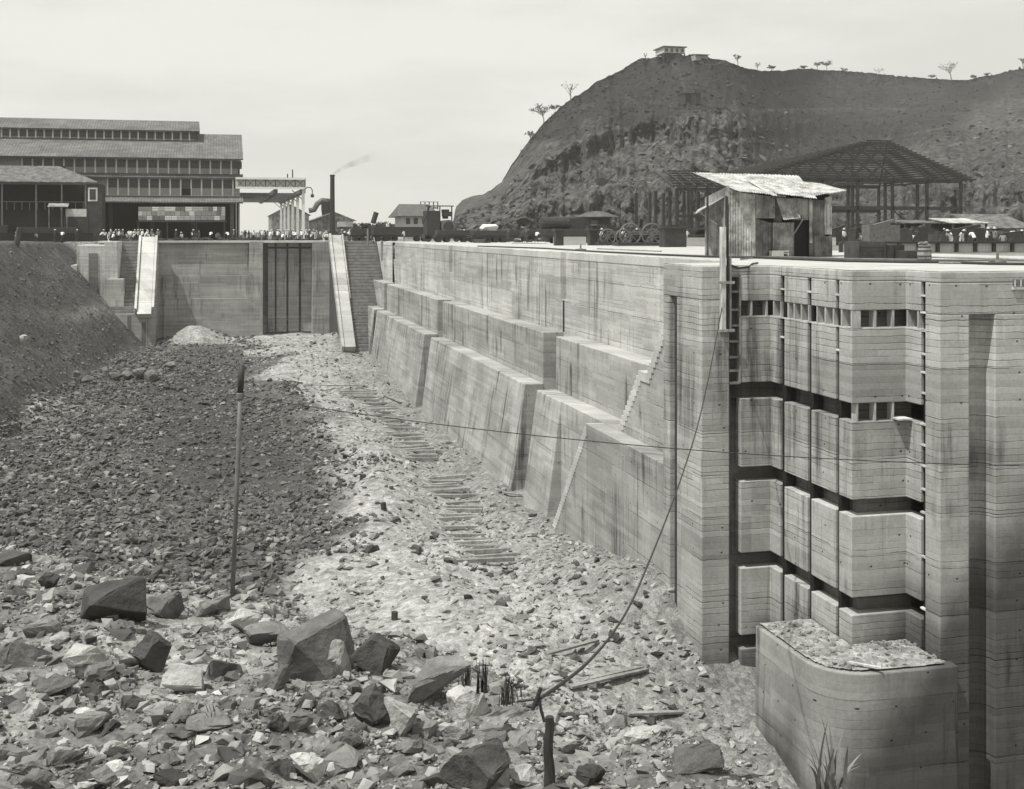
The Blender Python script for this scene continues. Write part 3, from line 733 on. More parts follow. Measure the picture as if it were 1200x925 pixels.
# thin pale timbers left in the chases
def div(mb, X, y, z0, z1): mb.box(X + .02, X + .4, y - .05, y + .05, z0, z1)
w = MB()
for px in (906, 914.5, 923, 930, 938.5, 947, 957, 966.5, 976, 985.5, 997):
    div(w, XI, ypx(px), -2.23, -1.56)
for px in (881, 899, ): x = XY(px, YA); w.box(x - .04, x + .04, YA + .02, YA + .4, -2.23, -1.56)
for px in (1005, 1026, 1047): x = XY(px, YC); w.box(x - .05, x + .05, YC + .02, YC + .4, -2.23, -1.56)
div(w, XJ, YX(1062.5, XJ), -2.23, -1.56); div(w, XJ, YX(1075, XJ), -2.23, -1.56)
w.box(XI + .01, XI + .45, YC + .0, YA, -2.28, -2.232); w.box(XI, XJ, YC + .01, YC + .45, -2.28, -2.232); w.box(XB0, XI, YA + .01, YA + .4, -2.28, -2.232); w.box(XJ + .01, XJ + .4, Y4, YC, -2.28, -2.232)
for px in (1005, 1026, 1047): x = XY(px, YC); w.box(x - .04, x + .04, YC + .02, YC + .4, -5.89, -5.18)
w.build('chase_divider', M['wood_pale'], GP)
w = MB()   # ties across the vertical chases
for px, X_, zz in [(916.3, XI, (-1.0, -3.1)), (948.3, XI, (-1.0,)), (981, XI, (-1.0, -3.2)), (1081.5, XJ, (-.95, -1.6, -2.3, -3.2, -3.9, -4.7, -5.9, -6.7, -7.5, -8.4, -9.3, -11, -13))]:
    for z in zz: MB().box(X_ + .01, X_ + .35, YX(px, X_) - .2, YX(px, X_) + .2, z - .035, z + .035).build('chase_tie', M['wood_pale'], GP)
# timber-lined ladder-like box in the groove beside the front pier
w = MB(); d_ = MB(); xa, xb = XA1, XB0
for z in (-.45, -1.15, -1.95, -2.65, -3.35, -4.05, -4.65, -5.2): w.box(xa + .02, xb - .02, YA + .03, YA + .45, z - .05, z + .05)
w.box(xb - .07, xb, YA - .03, YA + .3, -5.2, -.45)
w.build('groove_frame', M['wood'], GP)
d_.box(xa + .02, xb - .02, YA + .28, YA + .34, -5.2, -.45); d_.build('groove_board', M['wood_dark'], GP)
# little V bracket board on the outer panel
w = MB(); a = P(1049, 490, Y=YC); w.box(a.x - .1, XJ + .0, YC - .45, YC + .3, a.z - .03, a.z + .03); w.build('shelf_board', M['wood_pale'], GP)

# block with rounded corner in front of the pier
bx0, by0, by1, bzt, rr = 21.35, 39.15, 45.2, -14.6, 1.9
pl = [(XI - .004, by1), (bx0, by1)] + [(bx0 + rr - rr * math.cos(a), by0 + rr - rr * math.sin(a)) for a in [math.pi / 2 * k / 10 for k in range(11)]] + [(XJ + .4, by0), (XJ + .4, YD - .01), (XJ - .01, YD - .01), (XJ - .01, YC - .01), (XI - .004, YC - .01)]
BK = MB().prism(pl, -21.5, bzt).build('foundation_block', M['block'], None, loc=(23.5, 41, -21), bevel=.06, label='low round-cornered concrete block topped with rubble in front of the gate pier', cat='concrete block')
# rubble on the block
N = 1600; X = rng.uniform(bx0 + .25, XJ, N); Y = rng.uniform(by0 + .3, by1 - .2, N)
k = ~((X < bx0 + rr) & (Y < by0 + rr) & (np.hypot(X - bx0 - rr, Y - by0 - rr) > rr - .2)) & ~((X > XI - .1) & (Y > YC)) & (Y > by0 + .2)
X, Y = X[k], Y[k]; Z = np.full(len(X), bzt) + .12 * fbm(X * 2, Y * 2, 2, 4)
u = rng.uniform(0, 1, len(X))
scatter('block_rubble', np.stack([X, Y, Z - .02], -1), .05 + .1 * u + .2 * u ** 9, .3 + .6 * rng.uniform(0, 1, len(X)), 'dusty rubble lying on the rounded concrete block', 'rubble')
gx2, gy2 = np.meshgrid(np.linspace(bx0 + .15, XJ - .1, 60), np.linspace(by0 + .15, by1 - .1, 70))
ins = ~((gx2 < bx0 + rr) & (gy2 < by0 + rr) & (np.hypot(gx2 - bx0 - rr, gy2 - by0 - rr) > rr - .15)) & ~((gx2 > XI - .05) & (gy2 > YC - .05))
edge = np.where(ins, 1, 0); zz = bzt + .03 + .1 * fbm(gx2 * 1.5, gy2 * 1.5, 4, 6)
idx = np.arange(60 * 70).reshape(70, 60); Q = np.stack([idx[:-1, :-1], idx[:-1, 1:], idx[1:, 1:], idx[1:, :-1]], -1).reshape(-1, 4)
Q = Q[ins.reshape(-1)[Q].all(1)]
o = fast_mesh('block_dust', np.stack([gx2, gy2, zz], -1).reshape(-1, 3), Q, bpy.data.materials['pit_earth'], {'tone': np.full(60 * 70, .62)}, True, 'stuff'); tag(o, 'pale dust layer on the rounded concrete block', 'dust')
m = MB(); a = P(995, 776, z=bzt + .2); b_ = P(1033, 783, z=bzt + .2); m.beam(a, b_, .1, .06); m.build('plank', M['wood_pale'], None, loc=tuple(a), label='thin plank lying on the rubble of the rounded block', cat='plank')

# ================================================================== far end of the pit
EW = empty('end_wall', (3, YE, ZF), 'far concrete cross wall closing the pit, with a dark panelled gate recess', 'end wall')
xa, xb, xc, xd, xe = XY(184, YE), XY(292, YE), XY(308, YE), XY(366, YE), XY(386, YE)
m = MB()
m.box(xa - 9, xb, YE, YE + 4, -20, ZY(323.2, YE, 240)); m.box(xa - 9, xb, YE + .35, YE + 4, ZY(323.2, YE, 240) - .01, -.002)
m.build('main_face', M['end'], EW, bevel=.05)
m = MB(); m.box(xa + 1, xb, YE - .3, YE + .2, -20, ZY(350, YE, 240)); m.build('ledge', M['end'], EW, bevel=.05)
m = MB(); m.box(xb + .003, xc, YE - .5, YE + 4.5, -20, 0); m.build('left_jamb', M['end'], EW, bevel=.05)
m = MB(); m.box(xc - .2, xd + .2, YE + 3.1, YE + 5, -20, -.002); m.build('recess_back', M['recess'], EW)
for a, b in ((314, 322), (324, 335.7), (338, 350.2), (353, 365.6)):
    MB().box(XY(a, YE + 2.3), XY(b, YE + 2.3), YE + 2.3, YE + 3.08, ZY(389, YE + 2.3, 340), ZY(291.6, YE + 2.3, 340)).build('recess_panel', M['end'], EW, bevel=.04)
    MB().box(XY(a, YE + 2.3), XY(b, YE + 2.3), YE + 2.3, YE + 3.08, ZY(289.4, YE + 2.3, 340), -.003).build('recess_panel', M['end'], EW, bevel=.04)
MB().box(xc, xd, YE + 1.8, YE + 3.08, -20, ZY(391, YE + 2, 340)).build('recess_sill', M['end'], EW, bevel=.04)
m = MB(); m.box(xd, xe + 4, YE - .3, YE + 4.6, -20, 0); m.build('right_jamb', M['end'], EW, bevel=.05)
m = MB(); m.box(xa - 9, xe + 4, YE - .32, YE + 4.7, -.3, .03); m.build('coping', M['step'], EW, bevel=.04)
# right incline: pale slab and battened slope
def incline(name, X0, X1_, y_top, z_top, y_bot, z_bot, mat, lift, lab=None, parent=None, th=.6):
    m = MB(); n = Vector((0, -(z_top - z_bot), (y_top - y_bot))).normalized() * lift
    q = [(X0, y_bot, z_bot), (X1_, y_bot, z_bot), (X1_, y_top, z_top), (X0, y_top, z_top)]
    dn = n.normalized() * th
    lo = [Vector(a) + n - dn for a in q]; hi = [Vector(a) + n for a in q]
    m.hexa(lo + hi); return m.build(name, mat, parent, bevel=.03)
yt, yb_, zb_ = 194.0, 173.5, -15.9
RS = empty('battened_slope', (21, 172, ZF), 'battened concrete slope at the far right end of the pit beside the lock wall', 'slope')
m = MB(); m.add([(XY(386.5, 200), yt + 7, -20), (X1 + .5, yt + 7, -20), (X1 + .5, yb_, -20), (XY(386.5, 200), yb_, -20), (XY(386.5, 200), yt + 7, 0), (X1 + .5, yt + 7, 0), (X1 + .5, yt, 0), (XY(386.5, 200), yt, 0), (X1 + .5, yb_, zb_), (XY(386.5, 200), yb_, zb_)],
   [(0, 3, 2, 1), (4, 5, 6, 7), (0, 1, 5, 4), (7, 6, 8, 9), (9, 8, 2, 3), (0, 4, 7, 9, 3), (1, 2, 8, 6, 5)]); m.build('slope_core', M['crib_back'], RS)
m = MB()
for k in range(34):
    u = (k + .5) / 34; y = yt + (yb_ - yt) * u; z = zb_ * u
    m.box(19.3, X1 + .02, y - .2, y + .2, z - .1, z + .3)
o = m.build('batten', M['batten'], RS); o['kind'] = 'stuff'
m = MB(); m.box(XY(386.5, 200) - .02, X1 - .1, yt - .3, yt + 5, -.4, .02); m.build('slope_sill', M['step'], RS)
SL = empty('concrete_slide', (18, 172, ZF), 'pale smooth concrete slide leaning at the far right end of the pit', 'concrete slide')
incline('slide_bed', 17.55, 19.1, yt, .1, yb_ - .6, zb_, M['slide_grey'], 1.15, parent=SL, th=1.1)
incline('slide_kerb', 17.1, 17.5, yt, .1, yb_ - .6, zb_ - .2, M['slide_grey'], 1.5, parent=SL, th=1.5)
incline('slide_kerb', 19.15, 19.4, yt, .1, yb_ + 9, zb_ * .6, M['slide_grey'], 1.4, parent=SL, th=1.4)
# left incline
LS = empty('stepped_end_block', (-14, 190, ZF), 'stepped concrete block with a battened slope at the far left end of the pit', 'concrete block')
yl, yl2, zl2 = 200.5, 189.2, -10.9
m = MB(); m.add([(-17, yl + 3, -20), (-9.4, yl + 3, -20), (-9.4, yl2, -20), (-17, yl2, -20), (-17, yl + 3, -.02), (-9.4, yl + 3, -.02), (-9.4, yl, -.02), (-17, yl, -.02), (-9.4, yl2, zl2), (-17, yl2, zl2)],
   [(0, 3, 2, 1), (4, 5, 6, 7), (0, 1, 5, 4), (7, 6, 8, 9), (9, 8, 2, 3), (0, 4, 7, 9, 3), (1, 2, 8, 6, 5)]); m.build('block_core', M['end'], LS)
m = MB()
for k in range(21):
    u = (k + .5) / 21; y = yl + (yl2 - yl) * u; z = zl2 * u
    m.box(-16.6, -12.6, y - .22, y + .2, z - .1, z + .32)
o = m.build('batten', M['batten'], LS); o['kind'] = 'stuff'
m = MB(); xx = XY(138, 191); m.box(XY(122, 191), xx, 191, 204, -20, .02); m.box(XY(122, 191) + .5, XY(145, 190), 190, 192, -20, ZY(327, 190, 140)); m.build('face_block', M['wall'], LS, bevel=.06)
m = MB(); m.box(XY(90, 193), XY(122, 193) + .1, 193, 204, -20, ZY(287.5, 193, 100)); m.box(XY(83, 192.6), XY(90, 192.6) + .05, 192.6, 204, -20, ZY(311, 192.6, 88)); m.build('stub_wall', M['wall'], LS, bevel=.06)
m = MB(); a = XY(104, 192.9); m.box(a, a + 1.3, 192.86, 193.2, ZY(345, 193, 110), ZY(297, 193, 110)); m.build('stained_groove', M['recess'], LS)
for px in (149, 166):
    a = XY(px, yl2); MB().box(a, a + .6, yl2 - .02, yl2 + .2, -17, zl2 - .2 - (px > 150) * 1.1).build('drain_slot', M['recess'], LS)
SL2 = empty('concrete_slide', (-11, 190, ZF), 'bright white concrete slide at the far left end of the pit', 'concrete slide')
incline('slide_bed', -12.0, -9.95, yl, .12, yl2 - .4, zl2 - .6, M['pale_slab'], .9, parent=SL2, th=.9)
incline('slide_kerb', -12.4, -12.05, yl, .12, yl2, zl2, M['pale_slab'], 1.2, parent=SL2, th=1.2)
incline('slide_kerb', -9.9, -9.55, yl, .12, yl2 + .2, zl2 + .2, M['pale_slab'], 1.2, parent=SL2, th=1.2)

# ================================================================== machine shop
Y0 = 226.0
def S_(px, py, Y=Y0): return P(px, py, Y=Y)
MS = empty('machine_shop', (S_(150, 275).x, Y0, 0), 'long three-tiered machine shop with louvred windows and tiled roofs behind the far wall', 'machine shop')
xl = S_(-230, 200).x; xr = S_(281, 200).x
def band(ya, yb, Y, xr_, names='wall_band'):
    za, zb = S_(150, ya, Y).z, S_(150, yb, Y).z
    MB().box(xl, xr_, Y, Y + .4, zb, za).build(names, M['louvre'], MS)
    return za, zb
def roof(y_eave, Ye, y_top, Yt, xr_, nm='roof', mat=None, t=.25, xl_=None, ref=150):
    ze, zt_ = S_(ref, y_eave, Ye).z, S_(ref, y_top, Yt).z
    x0 = xl if xl_ is None else xl_
    return MB().sheet((x0, Ye, ze), (xr_, Ye, ze), (xr_, Yt, zt_), (x0, Yt, zt_), t).build(nm, mat or M['tile'], MS)
xR = S_(285, 200, Y0 - 2).x
zA, zB = band(208.5, 229.5, Y0, xr); zC, zD = band(186, 205, Y0 + .6, xr)
roof(238, Y0 - 2.4, 230.5, Y0, xR, 'skirt_roof'); roof(208.8, Y0 - 1.6, 204.5, Y0 + .6, xR, 'skirt_roof')
zR = S_(150, 157, Y0 + 12).z; zE = S_(150, 186, Y0 - 1.8).z
roof(186, Y0 - 1.8, 157, Y0 + 12, xR)
MB().sheet((xl, Y0 + 26, zE), (xR, Y0 + 26, zE), (xR, Y0 + 12, zR), (xl, Y0 + 12, zR), .25).build('rear_roof', M['tile'], MS)
m = MB(); m.add([(xr, Y0 + .6, 0), (xr, Y0 + 24, 0), (xr, Y0 + 24, zE - .2), (xr, Y0 + 12, zR - .4), (xr, Y0 + .6, zE - .2), (xr - .3, Y0 + .6, 0), (xr - .3, Y0 + 24, 0), (xr - .3, Y0 + 24, zE - .2), (xr - .3, Y0 + 12, zR - .4), (xr - .3, Y0 + .6, zE - .2)],
   [(0, 1, 2, 3, 4), (9, 8, 7, 6, 5), (0, 4, 9, 5), (0, 5, 6, 1), (1, 6, 7, 2), (2, 7, 8, 3), (3, 8, 9, 4)]); m.build('gable', M['louvre'], MS)
# monitor
Ym = Y0 + 8.0; xm = S_(228, 160, Ym).x; band(153, 166, Ym, xm, 'monitor_wall')
xm2 = S_(233, 150, Ym - 1.3).x
zr1, ze1 = S_(150, 142.3, Y0 + 12.6).z, S_(150, 153.6, Ym - 1.3).z
MB().sheet((xl, Ym - 1.3, ze1), (xm2, Ym - 1.3, ze1), (xm2, Y0 + 12.6, zr1), (xl, Y0 + 12.6, zr1), .25).build('monitor_roof', M['tile'], MS)
MB().sheet((xl, Y0 + 19, ze1), (xm2, Y0 + 19, ze1), (xm2, Y0 + 12.6, zr1), (xl, Y0 + 12.6, zr1), .25).build('monitor_roof', M['tile'], MS)
# windows of the three bands: dark louvre over grey panel, white mullion
def wins(Y, za, zb, pxs, w_px, frac=.55, open_at=()):
    s = (Y * 1.0) / F * 1.02
    for px in pxs:
        x = P(px, 200, Y=Y).x; w = w_px * s
        top = zb + (za - zb) * (.08 if px in open_at else frac * .72); 
        f = MB().box(x + .12, x + w - .12, Y - .05, Y + .1, zb + (za - zb) * (1 - frac), za - .25).build('window', M['glass_dark'] if px not in open_at else M['dark'], MS)
        MB().box(x - .13, x + .13, Y - .16, Y + .05, zb, za - .1).build('mullion', M['post_white'], f)
wins(Y0, zA, zB, [126 + 12.25 * k for k in range(13)], 12.25)
wins(Y0 + .6, zC, zD, [26 + 12.25 * k for k in range(21)], 12.25)
zm, zn_ = S_(150, 153, Ym).z, S_(150, 164, Ym).z
wins(Ym, zm, zn_, [2 + 10 * k for k in range(23)], 10, .8)
for a, (Y, z0, z1) in {64: (Y0 + .6, zD, zC), 212: (Y0, zB, zA)}.items():
    x = P(a, 200, Y=Y).x; MB().box(x + .1, x + 1.75, Y - .2, Y, z0 + .15, z0 + 1.4).build('open_window', M['dark'], MS)
m = MB(); 
MB().box(xl, xr, Y0 - .1, Y0 + .15, zB - .12, zB + .12).build('sill_beam', M['post_white'], MS)
# open ground floor: posts, beam and dark back
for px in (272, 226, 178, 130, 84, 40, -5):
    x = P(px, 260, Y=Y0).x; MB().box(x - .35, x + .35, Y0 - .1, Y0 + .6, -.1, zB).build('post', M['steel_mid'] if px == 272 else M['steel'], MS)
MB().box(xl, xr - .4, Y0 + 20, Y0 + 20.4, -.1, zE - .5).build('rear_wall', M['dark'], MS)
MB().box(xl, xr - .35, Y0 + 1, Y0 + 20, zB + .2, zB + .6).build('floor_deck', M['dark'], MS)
# stack of packing cases in front of the shop
random.seed(5)
tones = [plain('case_%s' % n, v, .15, 2) for n, v in (('white', .62), ('pale', .42), ('grey', .28), ('dull', .17))]
prot = {}
Yc = Y0 - 3.5; px0, px1 = 162, 264
for r_ in range(3):
    px = px0
    while px < px1 - 3:
        w = random.choice([5, 6.5, 8]); w = min(w, px1 - px)
        a = P(px, 242.5 + r_ * 5.3, Y=Yc); b = P(px + w, 242.5 + (r_ + 1) * 5.3, Y=Yc)
        key = (w, random.randint(0, 3))
        if key not in prot or True:
            mm = MB(); mm.box(a.x + .02, b.x - .02, Yc, Yc + 1.2, b.z + .01, a.z - .01)
            for zz in (.2, .7): mm.box(a.x + .02, b.x - .02, Yc - .03, Yc - .002, b.z + (a.z - b.z) * zz, b.z + (a.z - b.z) * (zz + .08))
            mm.build('packing_case', tones[key[1]], None, loc=((a.x + b.x) / 2, Yc, b.z), label='packing case in the stacked patchwork wall of crates under the machine shop', cat='packing case', group='packing cases stacked under the machine shop')
        px += w
m = MB(); a = P(160, 258.6, Y=Yc); b = P(266, 258.6, Y=Yc); m.box(a.x, b.x, Yc - .2, Yc + 1.6, a.z - .25, a.z - .02)
for q in (162, 196, 230, 263): x = P(q, 260, Y=Yc).x; m.box(x - .12, x + .12, Yc + .2, Yc + .5, -.1, a.z - .2)
m.build('trestle_platform', M['wood_dark'], None, loc=(a.x, Yc, 0), label='dark trestle platform carrying the stacked packing cases', cat='platform')

# low shed at the far left
LH = empty('open_shed', (P(50, 270, Y=212).x, 212, 0), 'low open-fronted shed with a grey sheet roof at the far left', 'shed')
Ys = 212.0; zt_, ze_ = P(50, 196, Y=Ys + 8).z, P(50, 214.5, Y=Ys).z
MB().sheet((P(-200, 214, Y=Ys).x, Ys, ze_), (P(116, 214, Y=Ys).x, Ys, ze_), (P(70, 197, Y=Ys + 8).x, Ys + 8, zt_), (P(-200, 197, Y=Ys + 8).x, Ys + 8, zt_), .2, .05, 120).build('roof', M['iron_dark'], LH)
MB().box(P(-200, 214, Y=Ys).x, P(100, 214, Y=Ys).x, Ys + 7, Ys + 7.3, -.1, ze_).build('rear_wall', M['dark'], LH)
MB().box(P(101, 214, Y=Ys).x, P(119, 214, Y=Ys).x, Ys + .3, Ys + 7, -.1, ze_ - .1).build('end_room', M['wood_dark'], LH)
a, b = P(103, 220, Y=Ys), P(114, 236, Y=Ys)
wf = MB().box(a.x, b.x, Ys + .2, Ys + .32, b.z, a.z).build('window', M['post_white'], LH); MB().box(a.x + .25, b.x - .25, Ys + .14, Ys + .21, b.z + .25, a.z - .25).build('pane', M['glass_dark'], wf)
for px in (2, 42, 72, 100): x = P(px, 230, Y=Ys).x; MB().box(x - .12, x + .12, Ys + .2, Ys + .45, -.1, ze_).build('post', M['steel_mid'], LH)
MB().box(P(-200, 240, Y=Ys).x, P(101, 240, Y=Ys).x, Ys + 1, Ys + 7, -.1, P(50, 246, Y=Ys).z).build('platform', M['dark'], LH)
m = MB()
for px in range(-20, 100, 9): x = P(px, 240, Y=Ys).x; m.box(x - .05, x + .05, Ys + .6, Ys + .7, P(50, 246, Y=Ys).z, P(50, 236, Y=Ys).z)
m.box(P(-30, 240, Y=Ys).x, P(100, 240, Y=Ys).x, Ys + .6, Ys + .7, P(50, 237, Y=Ys).z, P(50, 236, Y=Ys).z); m.build('railing', M['steel_mid'], LH)
a, b = P(77, 245, Y=210), P(101, 254, Y=210)
MB().box(a.x, b.x, 210, 211.2, b.z, a.z).build('tank', M['steel_pale'], None, loc=(a.x, 210, b.z), label='white painted water tank in front of the low shed at far left', cat='tank')
m = MB(); m.box(a.x - .3, b.x + .3, 210, 211.3, -.1, b.z - .02); m.build('tank_stand', M['steel'], None, loc=(a.x, 210, 0), label='dark stand under the white water tank', cat='stand')
m = MB()
a, b = P(56, 240, Y=209), P(80, 243, Y=209); m.sheet((a.x, 208.6, b.z), (b.x, 208.6, b.z), (b.x, 210.4, a.z + .2), (a.x, 210.4, a.z + .2), .08)
for q in (a.x + .2, b.x - .2): m.box(q - .06, q + .06, 208.8, 208.95, -.1, b.z)
m.build('canopy', M['iron_mid'], None, loc=(a.x, 209, 0), label='little lean-to canopy in the dark yard at far left', cat='canopy')
# dark line of wagons in the shaded yard at the left
def wagon(x, y, L, H, lab, mat='steel', cat='wagon', grp=None, load=None, rz=0, name='rail_wagon'):
    t = empty(name, (x, y, 0), lab, cat, grp)
    MB().box(x - L / 2, x + L / 2, y - 1.3, y + 1.3, 1.0, 1.0 + H).build('wagon_body', M[mat], t, bevel=.05)
    MB().box(x - L / 2 - .2, x + L / 2 + .2, y - 1.1, y + 1.1, .72, .98).build('underframe', M['steel'], t)
    for sx in (-.34, .34):
        for sy in (-.9, .9):
            for dx in (-.6, .6):
                c = Vector((x + sx * L + dx, y + sy, .42)); MB().tube([c - Vector((0, .07, 0)), c + Vector((0, .07, 0))], .42, 12).build('wheel', M['steel'], t)
    return t
wagon(-50, 208, 11, 2.1, 'dark wagon in the shaded yard at the left edge', grp='wagons in the left yard')
wagon(-38, 207, 10, 1.6, 'lower dark wagon right of the one at the left edge', grp='wagons in the left yard')
wagon(-27, 208, 9, 1.2, 'dark flat wagon in front of the white tank', grp='wagons in the left yard')
m = MB(); m.box(-70, -20, 205.5, 206.5, -.2, 1.35); m.build('dark_bank_wall', M['dark'], None, loc=(-45, 206, 0), label='low dark retaining wall above the left bank', cat='retaining wall')

# ================================================================== crane runway
CR = empty('crane_runway', (P(320, 275, Y=222).x, 222, 0), 'white steel crane runway with a lattice girder standing right of the machine shop', 'crane runway')
xa, xb = P(276, 210, Y=221).x, P(357.5, 210, Y=221).x; zt1, zt2 = P(320, 208.5, Y=221).z, P(320, 221.5, Y=221).z
m = MB(); m.box(xa, xb, 220.8, 221.1, zt1 - .3, zt1); m.box(xa, xb, 220.8, 221.1, zt2, zt2 + .3)
k = 7
for i in range(k):
    u0, u1 = xa + (xb - xa) * i / k, xa + (xb - xa) * (i + 1) / k
    m.beam((u0, 221, zt2 + .1), (u1, 221, zt1 - .1), .09); m.beam((u0, 221, zt1 - .1), (u1, 221, zt2 + .1), .09); m.box(u1 - .1, u1 + .1, 220.9, 221.05, zt2, zt1)
m.build('lattice_girder', M['steel_mid'], CR)
MB().box(xa, xb, 220.7, 220.79, zt1 - .35, zt1 + .03).build('girder_flange', M['post_white'], CR); MB().box(xa, xb, 220.7, 220.79, zt2 - .03, zt2 + .35).build('girder_flange', M['post_white'], CR)
MB().box(xa, xb, 221.12, 221.2, zt2 + .25, zt1 - .25).build('girder_web', M['steel_pale'], CR)
MB().box(xa + 1, xb - 5, 219.9, 220.7, zt2 + .3, zt1 + .2).build('crane_trolley', M['steel_mid'], CR) if False else None
for i in range(6):
    y = 221.5 + i * 16
    MB().box(xb - .55, xb - .05, y - .25, y + .25, -.1, zt2).build('column', M['post_white'], CR)
    MB().beam((xb - .3, y + .25, zt2 - 2), (xb - 2.3, y + .25, zt2 - .2), .15).build('knee_brace', M['steel_mid'], CR)
MB().box(xb - .9, xb + .1, 221.3, 303, zt2 - .75, zt2 - .03).build('runway_beam', M['steel_mid'], CR)
MB().box(xb - 5.6, xb - 4.9, 221.3, 303, zt2 - .8, zt2 - .05).build('runway_beam', M['steel_mid'], CR)
for j, (y, h) in enumerate(((237, .5), (253, .5), (269, .5), (285, .5))):
    MB().box(xa, xb - 1, y, y + .8, zt2 - .8 - h * .25, zt2 - .1 - h * .25).build('cross_girder', M['steel_mid'], CR)
m = MB(); a = P(343, 200, Y=221); m.box(a.x - .1, a.x + .1, 221.3, 221.5, zt1, a.z + .2); m.box(a.x - 1, a.x - .8, 221.3, 221.5, zt1, a.z - .6); m.build('vent_pipe', M['steel'], CR)
LP_ = empty('arc_lamp', (P(362, 275, Y=219).x, 219, 0), 'curved arc lamp on the end of the white crane runway', 'lamp')
a = P(357.5, 222, Y=220.5); pts = [a, P(360, 219.5, Y=220.3), P(364, 220, Y=220.2), P(366, 223, Y=220), P(366, 227, Y=220)]
MB().tube(pts, .09, 6).build('lamp_arm', M['steel'], LP_); MB().lathe(P(366, 231, Y=220), [(.1, .6), (.3, .4), (.32, 0), (.1, -.1)], 8).build('lamp_head', M['steel'], LP_)
LP_.location = (a.x, 220.5, a.z)
for ch in LP_.children:
    off = Vector((P(362, 275, Y=219).x - a.x, 219 - 220.5, 0 - a.z)); ch.location = off

# chimney, boiler house, duct
CH = empty('iron_chimney', (P(389, 275, Y=232).x, 232, 0), 'tall dark iron chimney smoking beside the boiler house', 'chimney')
c = P(389.5, 205, Y=232); MB().lathe((c.x, 232, 0), [(.6, -.1), (.5, 2), (.42, c.z - .3), (.5, c.z - .3), (.5, c.z), (.3, c.z)], 14).build('stack', M['steel'], CH, smooth=False)
MB().box(c.x - .9, c.x + .9, 231.2, 232.8, -.1, 1.6).build('base', M['steel'], CH)
c2 = P(389.5, 205, Y=232)
sm_ = bpy.data.materials.new('coal_smoke'); sm_.use_nodes = True; n_ = sm_.node_tree; n_.nodes.remove(n_.nodes['Principled BSDF'])
vol = n_.nodes.new('ShaderNodeVolumePrincipled'); n_.links.new(vol.outputs[0], n_.nodes['Material Output'].inputs['Volume'])
vol.inputs['Color'].default_value = (.14, .14, .13, 1); ns = n_.nodes.new('ShaderNodeTexNoise'); ns.inputs['Scale'].default_value = .55; ns.inputs['Detail'].default_value = 4
g_ = n_.nodes.new('ShaderNodeNewGeometry'); n_.links.new(g_.outputs['Position'], ns.inputs['Vector'])
r_ = n_.nodes.new('ShaderNodeMapRange'); r_.inputs[1].default_value = .4; r_.inputs[2].default_value = .7; r_.inputs[3].default_value = 0; r_.inputs[4].default_value = .6
n_.links.new(ns.outputs['Fac'], r_.inputs[0]); sx = n_.nodes.new('ShaderNodeSeparateXYZ'); n_.links.new(g_.outputs['Position'], sx.inputs[0])
fd = n_.nodes.new('ShaderNodeMapRange'); fd.inputs[1].default_value = c2.x; fd.inputs[2].default_value = c2.x + 8.5; fd.inputs[3].default_value = 1; fd.inputs[4].default_value = 0
n_.links.new(sx.outputs[0], fd.inputs[0]); mu = n_.nodes.new('ShaderNodeMath'); mu.operation = 'MULTIPLY'; n_.links.new(r_.outputs[0], mu.inputs[0]); n_.links.new(fd.outputs[0], mu.inputs[1])
n_.links.new(mu.outputs[0], vol.inputs['Density'])
pts = [(389.5, 204.5), (393, 202), (399, 198.5), (408, 194), (420, 189), (436, 183), (462, 177)]; mm = MB(); q = [P(a, b, Y=232) for a, b in pts]
vs = []; rad = [.42, .6, .8, 1.0, 1.25, 1.5, 1.5]
for i, p in enumerate(q):
    for k in range(10): a = 2 * math.pi * k / 10; vs.append(p + Vector((.35 * math.cos(a) * rad[i], math.sin(a) * rad[i], math.cos(a) * rad[i] * .8)))
mm.add(vs, [(i * 10 + k, i * 10 + (k + 1) % 10, i * 10 + 10 + (k + 1) % 10, i * 10 + 10 + k) for i in range(6) for k in range(10)] + [tuple(range(9, -1, -1)), tuple(range(60, 70))])
mm.build('smoke', sm_, None, loc=tuple(c2), label='thin dark smoke drifting right from the iron chimney', cat='smoke', kind='stuff')
